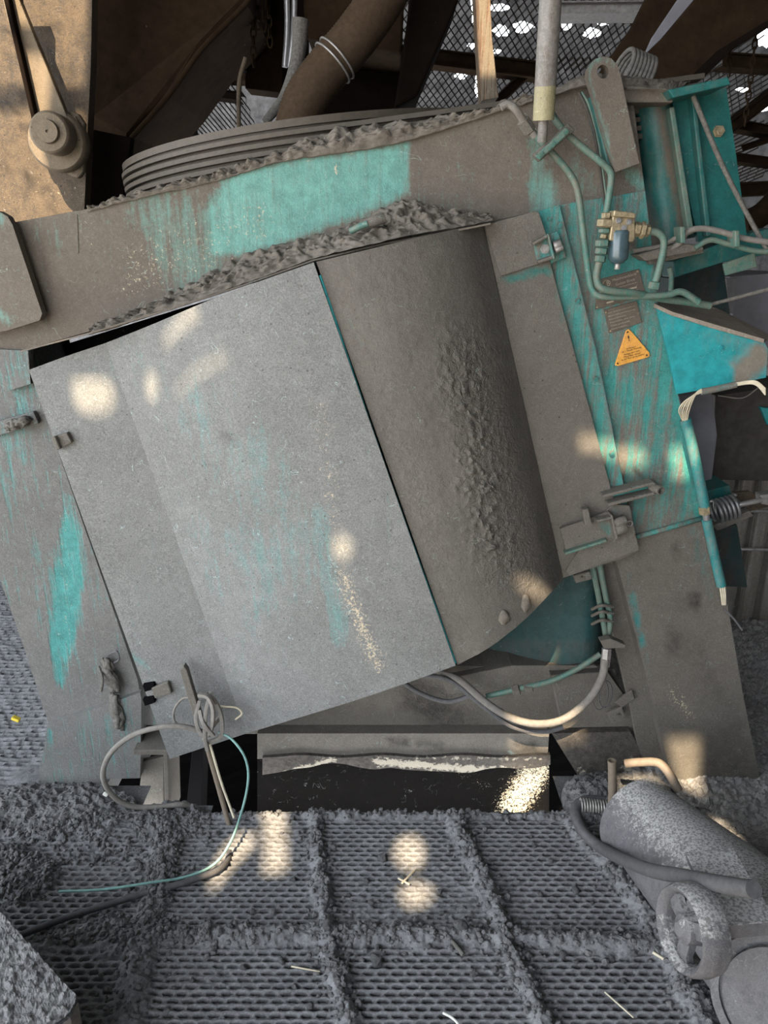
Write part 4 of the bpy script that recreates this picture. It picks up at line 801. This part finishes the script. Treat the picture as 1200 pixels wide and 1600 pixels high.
# ------------------------------------------------ right middle ground
o = plate('grey_cabinet', [(1140, 432), (1230, 425), (1230, 560), (1150, 560)], 2.9, .3, M['grey'], None); tag(o, 'bluish grey cabinet seen right of the dark gear box', 'cabinet')
o = plate('silver_strip', [(1133, 434), (1151, 435), (1146, 490), (1138, 490)], 2.7, .02, M['alu'], None); tag(o, 'narrow crumpled silver strip beside the bluish grey cabinet', 'strip')
o = plate('dark_hopper_box', [(1118, 618), (1240, 600), (1240, 752), (1112, 750)], 2.6, .5, M['greyd'], None); tag(o, 'dark dusty box below the cyan bracket at the right edge', 'box')
o = plate('teal_cap', [(1188, 636), (1215, 640), (1215, 672), (1200, 664)], 2.58, .02, M['cyan'], None); tag(o, 'small turquoise cap on the dark box at the right edge', 'cap')
g1 = plate('slanted_post', [(1060, 618), (1112, 612), (1121, 680), (1112, 752), (1096, 752)], 2.45, .12, M['grey'], None); tag(g1, 'grey slanted steel post just right of the cable conduit', 'post')
gc = empty('corrugated_wall', P(1180, 830, 3.2), 'weathered corrugated sheet wall beyond the spring at the right edge', 'wall panel')
V = []; Fc = []; A0 = P(1110, 745, 3.2); B0 = P(1300, 745, 3.2); nC = 90
for i in range(nC + 1):
    t = i / nC; x = A0.x + (B0.x - A0.x) * t; ph = (t * 6) % 1; yo = .05 if .25 < ph < .6 else (0 if ph < .15 or ph > .7 else .025)
    for z in np.linspace(A0.z, -.1, 8): V.append((x, 3.2 + yo, z))
for i in range(nC):
    for j in range(7): a = i * 8 + j; Fc.append((a, a + 1, a + 9, a + 8))
mk('corrugated_sheet', V, Fc, M['corr'], gc)
for y in (798, 858): cyl('wall_rail', P(1158, y, 3.15), P(1290, y + 2, 3.15), .008, M['steelb'], gc)
sp_ = empty('spring_mount', P(1130, 800, 2.35), 'steel coil spring in a teal bracket right of the conduit', 'spring')
plate('spring_bracket', [(1103, 768), (1140, 758), (1144, 775), (1112, 785), (1122, 824), (1112, 826)], 2.36, .12, M['teal'], sp_)
plate('spring_seat', [(1112, 822), (1172, 798), (1178, 806), (1122, 830)], 2.28, .16, M['leg'], sp_)
a, b = P(1116, 800, 2.3), P(1152, 790, 2.3); d = (b - a); path = []
q = Vector((0, 0, 1)).rotation_difference(d.normalized())
for k in range(121): t = k / 120; an = t * 2 * math.pi * 5.5; path.append(a + d * t + q @ Vector((.036 * math.cos(an), .036 * math.sin(an), 0)))
V, Fc = sweep(path, circ(.0055, 8)); mk('coil_spring', V, Fc, M['alu'], sp_, smooth=True)
cyl('spring_rod', P(1150, 790, 2.3), P(1190, 781, 2.3), .009, M['steelb'], sp_); plate('rod_nut', [(1188, 774), (1215, 770), (1215, 792), (1190, 788)], 2.3, .04, M['steelb'], sp_)
plate('spring_plate', [(1146, 770), (1172, 768), (1210, 790), (1170, 800)], 2.4, .02, M['sunny'], sp_)
o = plate('steel_post', [(1116, 826), (1140, 822), (1152, 820), (1168, 918), (1124, 916)], 2.5, .12, M['dark'], None, grid=.04, masks=[('R', 'c', (1120, 830, 1140, 900, 6), 8, -.6)]); tag(o, 'dark stained steel post under the coil spring', 'post')
# ==================================================================== FLOOR THINGS
# black cable, cyan wire, strap knot
o = tube('black_cable', [Fl(30, 1462, .02), Fl(110, 1432, .02), Fl(220, 1398, .02), Fl(300, 1375, .02), Fl(352, 1350, .012), P(362, 1300, 1.93)], .009, M['rubber'], None); tag(o, 'dark rubber cable lying across the floor from the block', 'cable')
st_ = empty('rubber_strap', P(320, 1130, 1.98), 'dusty rubber strap knotted round the cover corner with a big hanging loop', 'strap')
prf = [(.0045, .0055), (.006, 0), (.0045, -.0055), (-.0045, -.0055), (-.006, 0), (-.0045, .0055)]
def ribbon(nm, pts, mat, parent, pr=prf, up=Vector((0, -1, .01))):
    V, Fc = sweep(catmull(PL(pts), 8), pr, up=up); o = mk(nm, V, Fc, mat, parent, smooth=True); smooth_angle(o); return o
tube('strap_loop', PL([(330, 1148, 1.98), (290, 1136, 1.96), (250, 1136, 1.95), (205, 1150, 1.95), (172, 1178, 1.94), (161, 1212, 1.94), (176, 1243, 1.94), (208, 1260, 1.95), (255, 1260, 1.97), (285, 1257, 1.98), (305, 1262, 2.0)]), .0085, M['dusty_rubber'], st_, n=10)
for nm, pts in (('strap_knot', [(312, 1095, 1.99), (306, 1125, 1.96), (318, 1150, 1.95), (336, 1130, 1.97), (345, 1115, 1.98), (332, 1092, 1.95), (312, 1085, 1.97)]),
                ('strap_knot', [(330, 1080, 1.97), (322, 1110, 1.94), (320, 1150, 1.94), (324, 1172, 1.95)]),
                ('strap_knot', [(310, 1086, 1.95), (325, 1090, 1.94), (333, 1110, 1.93), (330, 1140, 1.94), (318, 1155, 1.95)]),
                ('strap_knot', [(325, 1160, 1.96), (345, 1150, 1.96), (346, 1120, 1.95), (335, 1095, 1.96), (322, 1084, 1.97)]),
                ('strap_knot', [(312, 1110, 1.95), (318, 1130, 1.93), (334, 1150, 1.94)])):
    ribbon(nm, pts, M['dusty_rubber'], st_)
tube('strap_tail', PL([(300, 1140, 2.0), (275, 1130, 2.0), (272, 1110, 2.01), (285, 1092, 2.01), (300, 1090, 2.0)]), .004, M['dusty_rubber'], st_, n=8)
bar = plate('square_bar', [(281, 1048), (287, 1041), (292, 1048), (313, 1118), (303, 1124)], 1.985, .025, M['flange'], None, bev=.002); tag(bar, 'square steel bar sticking up out of the strap knot', 'bar')
o = tube('steel_rod', PL([(322, 1160, 1.98), (340, 1225, 1.96), (361, 1300, 1.90)]), .008, M['rodc'], None); tag(o, 'brownish rod hanging from the strap knot down to the floor', 'rod')
o = tube('thin_wire', PL([(328, 1162, 1.98), (345, 1220, 1.95), (360, 1262, 1.92), (366, 1278, 1.9)]), .004, M['wirew'], None); tag(o, 'thin pale wire hanging beside the brownish rod', 'wire')
o = tube('green_wire', PL([(342, 1144, 1.97), (362, 1155, 1.95), (382, 1182, 1.93), (388, 1215, 1.92), (380, 1260, 1.9)]) + [Fl(362, 1312, .05), Fl(335, 1350, .03), Fl(290, 1370, .025), Fl(230, 1380, .04), Fl(160, 1390, .035), Fl(92, 1393, .035)], .0038, M['wirec'], None); tag(o, 'pale green wire looping from the strap knot onto the floor', 'wire')
o = tube('white_wire', PL([(332, 1102, 1.99), (350, 1104, 1.98), (370, 1106, 1.98), (378, 1115, 1.98), (368, 1124, 1.99)]), .003, M['wirew'], None); tag(o, 'short white wire curling right of the strap knot', 'wire')
# rags
def rag(loc_pts, label, Y):
    root = None; V = []; Fc = []
    for k in range(7):
        x0, y0, x1, y1 = loc_pts; pts = []
        for t in np.linspace(0, 1, 6): pts.append((x0 + (x1 - x0) * t + random.uniform(-6, 6), y0 + (y1 - y0) * t + random.uniform(-3, 3), Y - .012 + random.uniform(-.012, .012)))
        v, f = sweep(catmull(PL(pts), 5), [(.004, .009), (.003, -.009), (-.004, -.007), (-.003, .008)], rad=lambda t: .6 + .8 * math.sin(3 * t)); b = len(V); V += v; Fc += [tuple(i + b for i in q) for q in f]
    o = mk('dusty_rag', V, Fc, M['rag'], None, smooth=True); tag(o, label, 'rag')
rag((178, 1085, 188, 1140), 'frayed dusty rag bundle hanging lowest on the left leg', 2.11)
rag((165, 1030, 180, 1080), 'twisted dusty rag strip above the frayed bundle on the left leg', 2.11)
rag((10, 670, 45, 655), 'knotted dark rag tied on the left hinge strap', 2.09)
o = tube('bent_wire', PL([(168, 1024, 2.1), (182, 1018, 2.08), (186, 1030, 2.08), (178, 1036, 2.1)]), .003, M['rubber'], None); tag(o, 'small bent wire hook at the top of the rags on the left leg', 'wire')
o = tube('metal_strip', PL([(154, 1042, 2.1), (160, 1060, 2.07), (158, 1080, 2.07)]), .005, M['rag'], None); tag(o, 'curled metal strip left of the rags on the left leg', 'strip')
# valve lower right
vl = empty('dusty_valve', (.86, 1.5, 0), 'big dust covered cylindrical valve with handwheel lying at lower right', 'valve')
A = Vector((.74, 1.80, .13)); B = Vector((.99, .98, .22)); dv = (B - A).normalized()
lathe('valve_cylinder', [(0, 0), (.11, .0), (.13, .012), (.13, .03), (.122, .04), (.205, (B - A).length), (.0, (B - A).length)], A, dv, M['vib'], vl, n=48,
      masks=[('G', 'c', (1060, 1250, 1200, 1400, 40), 40, .0), ('R', 'c', (990, 1300, 1010, 1330, 6), 5, .0)])
fc = P(1222, 1572, 1.10); fa = Vector((-.55, -.72, .35))
lathe('flange_ring', [(0, -.1), (.135, -.1), (.135, 0), (.118, .0), (.118, -.01), (0, -.01)], fc, fa, M['vib'], vl, n=48)
lathe('flange_cover', [(0, 0), (.110, 0), (.110, -.02), (0, -.02)], fc + fa.normalized() * .006, fa, M['vib'], vl, n=48)
plate('valve_rib', [(1128, 1448), (1215, 1440), (1215, 1462), (1133, 1468)], 1.16, .2, M['vib'], vl)
wc = P(1072, 1452, 1.17); wa = Vector((-.93, -.17, .12)).normalized()
hw = empty('handwheel', wc, None, None); hw.parent = vl; hw.location = wc - wloc(vl)
RW = .086
lathe('wheel_rim', [(RW * .78, .0), (RW * .82, .012), (RW * .92, .018), (RW * 1.0, .006), (RW * 1.03, -.02), (RW * .98, -.042), (RW * .86, -.048), (RW * .78, -.04), (RW * .78, 0)], wc, wa, M['vib'], hw, n=48)
lathe('wheel_hub', [(0, .018), (.014, .018), (.018, .012), (.028, .008), (.032, -.03), (0, -.04)], wc, wa, M['vib'], hw, n=24)
qq = Vector((0, 0, 1)).rotation_difference(wa)
for k in range(3):
    an = R(80 + 120 * k); d = qq @ Vector((math.cos(an), math.sin(an), 0))
    V, Fc = sweep([wc + d * .02 - wa * .01, wc + d * .05 - wa * .006, wc + d * RW * .85 - wa * .012], [(.008, .016), (.008, -.016), (-.008, -.016), (-.008, .016)], up=wa); mk('wheel_spoke', V, Fc, M['vib'], hw)
cyl('wheel_spindle', wc - wa * .02, wc - wa * .16, .018, M['vib'], hw)
ho = empty('air_hose', Fl(905, 1270, .05), 'black rubber hose with steel spring guard lying over the valve', 'hose')
tube('hose_body', [Fl(945, 1252, .09), Fl(912, 1252, .09), Fl(899, 1268, .08), Fl(912, 1300, .07), Fl(945, 1328, .09)] + PL([(1005, 1356, 1.45), (1070, 1370, 1.29), (1130, 1382, 1.17), (1178, 1390, 1.09)]), .0165, M['rubber'], ho, n=14)
a, b = Fl(906, 1257, .1), Fl(962, 1262, .1); d = b - a; path = []; q = Vector((0, 0, 1)).rotation_difference(d.normalized())
for k in range(241): t = k / 240; an = t * 2 * math.pi * 13; path.append(a + d * t + q @ Vector((.0175 * math.cos(an), .0175 * math.sin(an), 0)))
V, Fc = sweep(path, circ(.0028, 6)); mk('spring_guard', V, Fc, M['steelb'], ho, smooth=True)
a, b = P(958, 1262, 1.85), P(956, 1188, 1.86)
o = lathe('pipe_stub', [(.017, 0), (.013, .05), (.012, (b - a).length - .01), (.013, (b - a).length), (.009, (b - a).length), (.008, (b - a).length - .04), (0, (b - a).length - .045)], a, b - a, M['rodc'], None, n=16); tag(o, 'open ended pipe stub standing by the spring guard', 'pipe')
o = tube('handle_bar', PL([(978, 1193, 1.9), (1000, 1191, 1.88), (1028, 1192, 1.85), (1045, 1208, 1.82), (1060, 1235, 1.80)]), .013, M['rodc'], None); tag(o, 'bent pale pipe handle behind the valve', 'handle bar')
# slab with lumps behind valve (crusted)
o = plate('crusted_slab', [(862, 1146), (985, 1143), (1010, 1190), (1040, 1262), (960, 1275), (905, 1215)], 2.16, .05, M['crust'], None, grid=.02, masks=[('G', 'c', (905, 1200, 945, 1262, 4), 5, 1.), ('G', 'c', (985, 1200, 1030, 1230, 12), 8, .9), ('A', 'c', (900, 1150, 980, 1200, 30), 20, .8)]); tag(o, 'dark crusted slab with white edge leaning behind the pipe stub', 'slab')
# block at lower left
bl = empty('concrete_block', Fl(-60, 1560, .2), 'gravel covered block with pale edge in the lower left corner', 'block')
q = [Fl(-140, 1330, .26), Fl(0, 1430, .26), Fl(122, 1566, .26), Fl(110, 1590, .26), Fl(-30, 1700, .26), Fl(-260, 1640, .26)]
bm = bmesh.new(); f = bm.faces.new([bm.verts.new(v) for v in q]); r = bmesh.ops.extrude_face_region(bm, geom=[f]); [setattr(g.co, 'z', .0) for g in r['geom'] if isinstance(g, bmesh.types.BMVert)]
frombm('block_body', bm, M['rubble'], bl)
bm = bmesh.new(); f = bm.faces.new([bm.verts.new(v + Vector((0, 0, .004))) for v in q]); bmesh.ops.triangulate(bm, faces=[f]); bmesh.ops.subdivide_edges(bm, edges=bm.edges, cuts=60, use_grid_fill=True)
for v in bm.verts: v.co.z += .010 + .007 * fbm(v.co, 60, 4)
gt = frombm('gravel_layer', bm, M['gravel'], bl, smooth=False, recalc=False); gt['kind'] = 'stuff'
# loose stones
def stone_mesh(seed, sub=2):
    bm = bmesh.new(); bmesh.ops.create_icosphere(bm, subdivisions=sub, radius=1); o = Vector((seed * 3.1, seed, -seed))
    for v in bm.verts: v.co *= 1 + .45 * mnoise.noise(v.co * 1.3 + o) + .15 * mnoise.noise(v.co * 4 + o)
    me = bpy.data.meshes.new('stone'); bm.to_mesh(me); bm.free(); me.materials.append(M['rubble']); return me
SM = [stone_mesh(k) for k in range(6)]
def fz(x, y):
    h, _, c = floor_h(np.array([[x]]), np.array([[y]])); return float(h[0, 0])
spots = [(597, 1340, 9), (572, 1374, 7), (580, 1410, 6), (545, 1395, 4), (686, 1392, 6), (505, 1365, 5), (440, 1300, 4), (458, 1372, 6), (690, 1425, 5), (440, 1500, 7), (512, 1458, 10), (588, 1502, 12), (590, 1478, 6), (740, 1520, 7), (775, 1513, 6), (460, 1540, 6), (485, 1570, 6), (620, 1300, 4), (835, 1320, 5), (860, 1345, 5), (900, 1390, 8), (830, 1305, 4), (845, 1395, 5), (925, 1410, 4), (820, 1490, 7), (880, 1490, 7), (900, 1500, 5), (955, 1495, 7), (930, 1510, 4), (380, 1510, 6), (395, 1425, 6), (720, 1450, 12), (800, 1470, 6), (990, 1490, 6), (670, 1480, 5), (975, 1530, 5), (870, 1430, 4), (335, 1480, 6), (300, 1530, 5), (215, 1350, 8), (205, 1385, 8), (150, 1340, 7), (340, 1300, 5), (100, 1290, 6), (60, 1120, 0), (765, 1290, 4)]
bays = {}
for x, y, r in spots:
    if r == 0: continue
    t_ = (y - 1280) / 320; cx_ = [262 - 70 * t_, 492 + 56 * t_, 708 + 147 * t_, 895 + 215 * t_]; ci = sum(x > c for c in cx_)
    bays.setdefault((ci, y > 1466), []).append((r, x, y))
lab = {}; ORD = ['largest', 'second largest', 'third largest', 'fourth largest', 'fifth largest', 'sixth largest', 'seventh largest', 'eighth largest', 'ninth largest', 'tenth largest', 'smallest', 'tiniest']
for (ci, lo_), L_ in bays.items():
    L_.sort(key=lambda q: (-q[0], q[1]))
    for k, q in enumerate(L_): lab[q[1:]] = '%s stone in the %s bay of the %s row of floor mesh' % (ORD[k], ['far left', 'second from left', 'middle', 'second from right', 'far right'][ci], 'nearer' if lo_ else 'farther')
for x, y, r in spots:
    if r == 0: continue
    p = Fl(x, y, .01); rr = r * (CAM - p).length / F_PX * .8
    o = bpy.data.objects.new('stone', SM[random.randrange(6)]); C.objects.link(o); o.location = (p.x, p.y, max(fz(p.x, p.y), 0) + rr * .45); o.scale = (rr, rr * random.uniform(.7, 1.1), rr * random.uniform(.6, .9)); o.rotation_euler = (random.random() * 6, random.random() * 6, random.random() * 6)
    tag(o, lab[(x, y)], 'stone', 'loose stones on the mesh floor')
# rubble, uncountable
Vs, Fs = [], []
base = [np.array([v.co[:] for v in stone_mesh(k, 1).vertices]) for k in range(4)]; bf = [[tuple(p.vertices) for p in stone_mesh(0, 1).polygons]] * 4
def scatter(n, fn, smin, smax):
    out_V, out_F = [], []; k = 0
    while k < n:
        x, y, z = fn(); s = smin + (smax - smin) * random.random() ** 3; b = base[random.randrange(4)]
        rt = np.array(Matrix.Rotation(random.random() * 6, 3, Vector((random.random() - .5, random.random() - .5, random.random() - .5)).normalized()))
        off = len(out_V) * 12; out_V.append((b * s) @ rt.T + np.array([x, y, z + s * .3])); out_F += [tuple(i + off for i in f) for f in bf[0]]; k += 1
    return np.concatenate(out_V), out_F
flat = []
for pts, wd, ht in ridges:
    for i in range(len(pts) - 1): flat.append((pts[i], pts[i + 1], wd))
def on_ridge():
    a, b, wd = random.choice(flat); t = random.random(); x = a[0] + (b[0] - a[0]) * t + random.gauss(0, wd * .8); y = a[1] + (b[1] - a[1]) * t + random.gauss(0, wd * .8); x = min(max(x, FX0), FX1); y = min(max(y, FY0), FY1)
    return x, y, fz(x, y)
V, Fc = scatter(2600, on_ridge, .0025, .011); o = mk('floor_rubble', V, Fc, M['rubble'], None); tag(o, 'crumbly grey rubble lying along the panel joints of the floor', 'rubble', kind='stuff')
def on_left():
    while 1:
        p = Fl(random.uniform(-60, 330), random.uniform(1262, 1480)); 
        if FX0 < p.x < FX1 and FY0 < p.y < FY1:
            c_ = floor_h(np.array([[p.x]]), np.array([[p.y]]))[2][0, 0]
            if c_ > .35 + .5 * random.random(): break
    return p.x, p.y, fz(p.x, p.y)
V, Fc = scatter(3600, on_left, .0022, .010); o = mk('floor_rubble', V, Fc, M['rubble'], None); tag(o, 'dark loose rubble heap on the floor left of the strap', 'rubble', kind='stuff')
# rubble banked round the left foot and on the right ground
def bank(name, cx, cy, rx, ry, h, label, mat='rubble', n=130):
    V = []; Fc = []
    for i in range(n + 1):
        for j in range(n + 1):
            u, v = i / n * 2 - 1, j / n * 2 - 1; r = math.hypot(u, v); p = Vector((cx + u * rx, cy + v * ry, 0)); z = h * max(0, 1 - r * r) * (1 + .5 * fbm(p, 6, 3)) + .012 * fbm(p, 45, 5) * (1 if r < 1 else 0) - .02 * (r > .98); V.append((p.x, p.y, z))
    for i in range(n):
        for j in range(n): a = i * (n + 1) + j; Fc.append((a, a + n + 1, a + n + 2, a + 1))
    o = mk(name, V, Fc, M[mat], None, smooth=False); tag(o, label, 'rubble', kind='stuff')
p = Fl(95, 1272); bank('rubble_bank', p.x - .06, p.y + .02, .30, .14, .035, 'grey rubble banked against the foot of the left leg')
p = Fl(262, 1285); bank('rubble_bank', p.x, p.y, .12, .10, .02, 'small rubble bank in front of the channel stub beside the strap loop')
p = Fl(1150, 1250); bank('rubble_bank', p.x + .15, p.y + .15, .5, .42, .035, 'rubble banked behind the valve around the right leg', 'ash')
p = Fl(960, 1262); bank('rubble_bank', p.x, p.y + .04, .16, .14, .05, 'small bank of dusty rubble under the spring guard')
p = Fl(1190, 1060); bank('rubble_bank', p.x + .25, p.y + .1, .45, .5, .09, 'dusty grey mound on the ground right of the mixer leg', 'ash')
# bits
o = tube('cable_tie', [Fl(693, 1583, .03), Fl(706, 1590, .045), Fl(716, 1600, .04), Fl(719, 1612, .02)], .003, M['white'], None); tag(o, 'curved white cable tie at the bottom edge of the floor', 'cable tie')
o = box3('yellow_scrap', Fl(25, 1123, .03), .03, .02, .012, M['yrag'], None, rot=Matrix.Rotation(.5, 3, 'Y')); tag(o, 'tiny yellow scrap on the floor left of the left leg', 'scrap')
o = box3('paper_scrap', Fl(165, 1241, .10), .016, .006, .014, M['white'], None, rot=Matrix.Rotation(.7, 3, 'Y')); tag(o, 'tiny white scrap at the left of the strap loop', 'scrap')
for (x0, y0, x1, y1, r, lb) in ((1020, 1488, 1085, 1528, .004, 'long pale splinter of wood beside the handwheel'), (945, 1550, 990, 1590, .002, 'thin pale straw on the lower right floor mesh'), (706, 1470, 724, 1492, .006, 'short grey stick in the rubble joint'), (628, 1380, 648, 1360, .003, 'twig piece in the sunlit floor patch'), (622, 1372, 640, 1382, .003, 'second twig crossing the first in the sunlit floor patch'), (455, 1510, 500, 1518, .002, 'thin straw on the lower floor mesh left of the joint'), (1000, 1240, 1012, 1262, .003, 'thin splinter leaning behind the valve')):
    o = cyl('wood_splinter', Fl(x0, y0, .016), Fl(x1, y1, .014), r, M['wirew'] if r < .005 else M['rag'], None, n=6); tag(o, lb, 'splinter')
# ==================================================================== ROOF, WALLS and the openings that let the sun in
spotp([(-80, -60), (130, -60), (122, 118), (-80, 112)], Y=2.58); spotp([(-80, 150), (125, 160), (112, 300), (122, 360), (-80, 390)], Y=2.58)
spotp([(112, 592), (140, 587), (176, 598), (181, 620), (172, 641), (140, 646), (115, 634)], Y=2.05); spot(232, 598, 1.99, 15, 17); spotp([(255, 585), (300, 572), (362, 568), (362, 577), (300, 582), (258, 592)], Y=1.93)
spotp([(235, 510), (300, 480), (320, 490), (312, 505), (270, 512), (240, 518)], Y=1.93); spot(530, 848, 1.862, 18, 16)
spot(848, 1016, 2.22, 24, 14); spotp([(1045, 697), (1085, 695), (1092, 742), (1052, 742)], Y=2.08); spotp([(905, 700), (1000, 694), (1015, 712), (1000, 728), (905, 722)], Y=2.08)
spotp([(1043, 1152), (1095, 1152), (1090, 1252), (1060, 1225)], Y=2.09); spotp([(790, 1192), (858, 1186), (858, 1262), (845, 1272), (800, 1272), (776, 1240)], Y=2.19)
spotp([(795, 1118), (905, 1112), (915, 1138), (870, 1146), (790, 1150)], Y=2.08); spot(640, 1332, 0, 24, 26, z=0); spot(651, 1398, 0, 25, 19, z=0)
spotp([(412, 1262), (444, 1260), (445, 1362), (412, 1364)], z=.01); spotp([(372, 1300), (396, 1302), (392, 1325), (360, 1355), (330, 1394), (328, 1360), (350, 1320)], z=.01)
spotp([(975, 1186), (1035, 1186), (1035, 1240), (975, 1230)], Y=1.95); spotp([(1105, 1278), (1130, 1285), (1185, 1345), (1175, 1352)], z=.02); spotp([(745, -30), (775, -30), (780, 150), (750, 150)], Y=2.95)
ZR = 4.6
bm = bmesh.new(); oc = [bm.verts.new(v) for v in ((-4.6, -3.0, ZR), (5, -3.0, ZR), (5, 8, ZR), (-4.6, 8, ZR))]; es = [bm.edges.new((oc[i], oc[(i + 1) % 4])) for i in range(4)]
for poly in PATCH:
    hv = []
    for p in poly: t = (ZR - p.z) / (-SUN.z); hv.append(bm.verts.new(p - SUN * t))
    es += [bm.edges.new((hv[i], hv[(i + 1) % len(hv)])) for i in range(len(hv))]
bmesh.ops.triangle_fill(bm, use_beauty=True, edges=es)
o = frombm('ceiling', bm, M['roof'], None); tag(o, kind='structure'); sm = o.modifiers.new('t', 'SOLIDIFY'); sm.thickness = .004
def wall(name, pts, mat, holes=None):
    bm = bmesh.new(); f = bm.faces.new([bm.verts.new(p) for p in pts])
    if holes:
        es = list(f.edges); bm.faces.remove(f)
        for h in holes: hv = [bm.verts.new(p) for p in h]; es += [bm.edges.new((hv[i], hv[(i + 1) % len(hv)])) for i in range(len(hv))]
        bmesh.ops.triangle_fill(bm, use_beauty=True, edges=es)
    o = frombm(name, bm, mat, None); return tag(o, kind='structure')
YB = 7.0; hl = []
for x, y, rx, ry in ((783, 48, 13, 10), (817, 42, 16, 9), (748, 130, 7, 26), (745, 10, 10, 30), (668, 6, 20, 8), (885, 38, 8, 10), (925, 52, 14, 8), (942, 34, 12, 6), (780, 12, 18, 6), (268, 149, 14, 8), (310, 154, 14, 8), (705, 85, 8, 5), (738, 72, 8, 5), (775, 80, 9, 4), (905, 15, 8, 5), (1195, 60, 14, 14), (1180, 108, 10, 7), (1192, 168, 16, 7), (1160, 140, 10, 4), (720, 118, 10, 6), (355, 38, 40, 26)):
    hl.append([P(x + rx * math.cos(a) * random.uniform(.7, 1.2), y + ry * math.sin(a) * random.uniform(.7, 1.2), YB) for a in np.linspace(0, 2 * math.pi, 14, endpoint=False)])
wall('wall_back', [(-7, YB, -1.2), (5, YB, -1.2), (5, YB, ZR), (-7, YB, ZR)], M['far'], hl)
wall('wall_front_blocker', [(-.4, -3.0, -.5), (4.4, -3.0, -.5), (4.4, -3.0, ZR), (-.4, -3.0, ZR)], M['far'])  # added out of view to block light, leaving daylight from the left front
wall('wall_right', [(4.4, -3, -1.2), (4.4, YB, -1.2), (4.4, YB, ZR), (4.4, -3, ZR)], M['far'])
wall('wall_left', [(-4.2, 2.6, -1.2), (-4.2, YB, -1.2), (-4.2, YB, ZR), (-4.2, 2.6, ZR)], M['far'])
for i in range(5): o = box3('trim_purlin', (.15, 1.0 + i * 1.4, ZR - .1), 9.3, .08, .16, M['brownd'], None, bev=0); tag(o, kind='structure')
